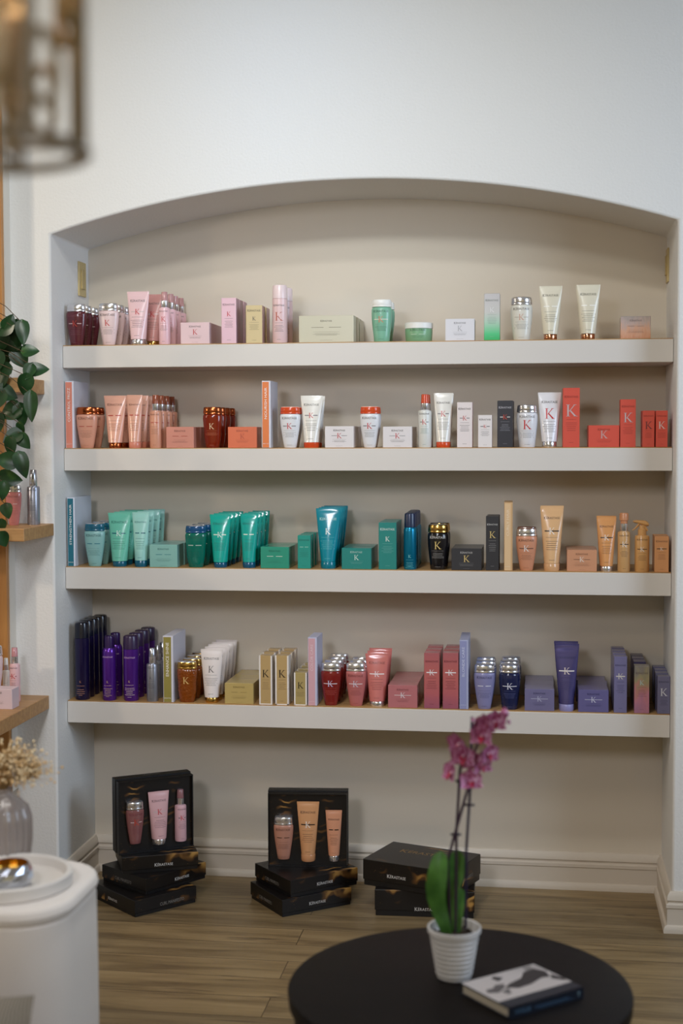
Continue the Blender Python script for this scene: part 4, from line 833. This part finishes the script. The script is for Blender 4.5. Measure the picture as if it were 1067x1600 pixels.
o = MB(); o.tube([oz(727, 1450)+Vector((0, .012, -.005)), oz(728, 1330)+Vector((0, .012, 0)), oz(734, 1235)+Vector((0, .012, 0)), oz(737, 1122)+Vector((0, .012, 0))], .0027, SK, 8); o.build('stake', r)
o = MB(); o.tube([Vector((-.008, .002, bz)), oz(699.5, 1345), oz(708, 1312), oz(720, 1270), oz(731, 1232), oz(735, 1195), oz(743, 1170), oz(752, 1150), oz(757, 1134), oz(770, 1122), oz(790, 1118)], [.0028]*5+[.0023]*3+[.0018]*3, DS, 8); o.build('stem', r)
o = MB(); o.tube([Vector((.002, .006, bz)), oz(713, 1300), oz(716, 1250), oz(718.5, 1205), oz(722, 1182), oz(728, 1165)], [.0027]*4+[.0020]*2, DS, 8); o.build('stem', r)
for u, v_ in ((712, 1304), (720, 1221), (733, 1258)):
    p = oz(u, v_); o = MB(); o.tube([p+Vector((-.009, .002, 0)), p+Vector((0, -.003, .001)), p+Vector((.009, .002, 0))], .0024, mat('#2a1826', .5), 8); o.build('clip', r)
t = NT('orchid_petal'); v = coords(t); n1 = t.n('ShaderNodeTexNoise', Scale=130., Detail=3.); t.l(v, n1.inputs['Vector']); q = t.ramp(n1.outputs[0], [(.35, lin('#852a50')), (.50, lin('#b5648f')), (.68, lin('#d9b0cc'))]); t.l(q.outputs[0], t.b.inputs['Base Color']); t.b.inputs['Roughness'].default_value = .5
PT = t.m; LP = mat('#b02448', .4)
def flower(p, R, yaw, pitch):
    e = MB()
    for a, L, w_ in ((90, 1., .55), (210, 1., .50), (330, 1., .50), (28, .95, .95), (152, .95, .95)):
        a = radians(a); heart(e, (0, 0, 0), (R*L*cos(a), -.25*R, R*L*sin(a)), R*w_*1.5, (0, -1, 0), PT, .22, -.12, 7)
    l = MB(); heart(l, (0, -.05*R, 0), (0, -.5*R, -.48*R), R*.42, (0, -1, .6), LP, .6, .2, 6); l.ell([(-.10*R, .02*R, .02*R), (0, .12*R, .12*R), (.10*R, .02*R, .02*R)], mat('#e6c7d4', .4), 10, c=(0, -.12*R, 0))
    f_ = e.build('flower', r, smooth=60); f_.location = p; f_.rotation_euler = (pitch, 0, yaw); l2 = l.build('lip', f_, smooth=60)
FLW = [(772, 1126, 14, .2, .1), (761, 1129, 13, -.5, .2), (754, 1147, 14, -.3, .0), (745, 1137, 12, .9, -.1), (762, 1176, 13, .8, .0), (725, 1178, 15, -.2, .1), (719, 1160, 15, -.7, .3), (708, 1206, 14, -1.0, -.2), (735, 1219, 14, .3, -.5), (750, 1193, 14, .7, -.1), (739, 1186, 13, .1, .2)]
for i, (u, v_, R, yw, pt) in enumerate(FLW):
    flower(oz(u, v_)+Vector((0, -.006-.004*(i % 3), 0)), 1.25*R*(OY-CAM.y)/FPX*1.25, yw, pt)
for u, v_, R in ((788, 1114, 9), (795, 1128, 4), (739, 1125, 4)):
    p = oz(u, v_); k = R*(OY-CAM.y)/FPX; o = MB(); o.ell([(-k, k*.1, k*.1), (-k*.6, k*.7, k*.7), (k*.2, k*.8, k*.8), (k, k*.15, k*.15)], PT, 12); q_ = o.build('bud', r); q_.location = p
# book
BKc = [Vector((1.301, -1.555)), Vector((1.430, -1.435)), Vector((1.513, -1.541)), Vector((1.385, -1.645))]
cx = sum((p.x for p in BKc))/4; cy = sum((p.y for p in BKc))/4; d = ((BKc[1]-BKc[0])+(BKc[2]-BKc[3])); an = atan2(d.y, d.x); Lb, Wb, Tb = .172, .136, .020
r = tag(empty('book', (cx, cy, TBH+.0002), an), 'hardcover book with black and white cover photo beside orchid', 'book')
NB = mat('#141c2c', .4); PG = mat('#c9bfae', .8)
b = MB(); b.box(-Lb/2+.003, Lb/2-.003, -Wb/2+.004, Wb/2-.003, .0022, Tb-.0022, PG); b.build('pages', r, smooth=0)
b = MB(); b.box(-Lb/2, Lb/2, -Wb/2, Wb/2, 0, .0022, NB); b.box(-Lb/2, Lb/2, -Wb/2, Wb/2, Tb-.0022, Tb, NB); b.box(-Lb/2, Lb/2, -Wb/2-.001, -Wb/2+.003, 0, Tb, NB)
zt = Tb+.0004; y0 = -Wb/2+.030
b.add([(-Lb/2+.0005, y0, zt), (Lb/2-.0005, y0, zt), (Lb/2-.0005, Wb/2-.0005, zt), (-Lb/2+.0005, Wb/2-.0005, zt)], [(0, 1, 2, 3)], mat('#c4bcba', .35))
FG = mat('#2a282c', .35); zf = zt+.0004
def poly(p, m): b.add([(-Lb/2+x*Lb, y0+y*(Wb/2-y0), zf) for x, y in p], [tuple(range(len(p)))], m)
poly([(.30, .42), (.42, .52), (.62, .60), (.74, .78), (.90, .82), (.96, .60), (.90, .38), (.80, .42), (.60, .30), (.42, .28)], FG)
poly([(.06, .40), (.16, .30), (.30, .42), (.36, .56), (.26, .60), (.18, .50), (.10, .52)], mat('#5a5658', .35)); poly([(.20, .30), (.22, .16), (.27, .18), (.33, .38)], mat('#6d696a', .35)); poly([(.36, .70), (.46, .78), (.40, .92), (.34, .86)], FG); poly([(.88, .30), (.97, .10), (1.0, .18), (.95, .46)], FG); poly([(.80, .80), (.90, .84), (.92, .95), (.82, .97)], mat('#8d8886', .35))
Fs = lambda u, v_: (u, -Wb/2-.0014, v_)
word(b, 'VOGUE', Fs, -Lb/2+.030, .0065, height=.0075, m=mat('#5f86a8', .5)); bar(b, Fs, -.03, .05, .0095, .0022, mat('#3d5a78', .5)); bar(b, Fs, -.02, .06, .0060, .0014, mat('#3d5a78', .5)); word(b, 'T', Fs, Lb/2-.012, .006, height=.008, m=mat('#9fc0cf', .5))
b.build('cover', r, smooth=0)

# ================================================================== HANGING LANTERN, TOP LEFT FOREGROUND
LD = CAM.y+1.06; Pb = aty(-25, 236, LD); Pe = aty(128, 236, LD); LR = Pe.x-Pb.x
r = tag(empty('hanging_lantern', (Pb.x, Pb.y, Pb.z)), 'blurred metal lantern pendant with oval cut-outs in top corner', 'pendant light')
ME = mat('#b5ab9c', .4, .2); BR_ = mat('#c9b48e', .3, .3)
b = MB(); ring = lambda R, z, n=48: [(R*cos(2*pi*j/n), R*sin(2*pi*j/n), z) for j in range(n)]
b.tube(ring(LR, 0), .0045, ME, 8, True); b.tube(ring(LR, .42), .0045, ME, 8, True); b.tube(ring(LR, .165), .003, ME, 8, True)
for k in range(8): a = 2*pi*k/8+.02; b.tube([(LR*cos(a), LR*sin(a), 0), (LR*cos(a), LR*sin(a), .42)], .0045, ME, 8)
b.build('cage', r)
b = MB()
for k in range(7):
    for row in range(3):
        a = 2*pi*(k+.5*(row % 2))/7-.55; zc = .052+.066*row; hw, hh = .17, .026; pts = []
        for j in range(24):
            q = 2*pi*j/24; aa = a+hw*math.copysign(abs(cos(q))**.7, cos(q)); z = zc+hh*math.copysign(abs(sin(q))**.8, sin(q)); pts.append((LR*.93*cos(aa), LR*.93*sin(aa), z))
        b.tube(pts, .0042, BR_, 8, True)
b.build('oval_links', r)
b = MB(); b.ell([(.04, LR*.5, LR*.5), (.30, LR*.5, LR*.5)], mat('#d8d2c4', .2, trans=.6), 32, False, False); b.build('glass_shade', r)
for k in range(3):
    a = 2*pi*k/3+.4; b = MB(); b.ell([(.10, .006, .006), (.115, .010, .010), (.135, .010, .010), (.155, .002, .002)], mat('#ffcf96', .4, emit=2.), 12, c=(LR*.25*cos(a), LR*.25*sin(a), 0)); b.build('bulb', r)
    b = MB(); b.ell([(.0, .006, .006), (.10, .006, .006)], BR_, 10, c=(LR*.25*cos(a), LR*.25*sin(a), .0)); b.build('candle_sleeve', r)
b = MB(); b.tube([(0, 0, .0), (0, 0, .42)], .005, BR_, 8)
for k in range(4): a = pi/2*k; b.tube([(0, 0, .42), (LR*cos(a), LR*sin(a), .42)], .0035, ME, 6); b.tube([(0, 0, .003), (LR*cos(a), LR*sin(a), 0)], .0030, ME, 6)
b.tube([(0, 0, .42), (0, 0, CEILZ-Pb.z)], .003, ME, 6); b.build('rod', r)
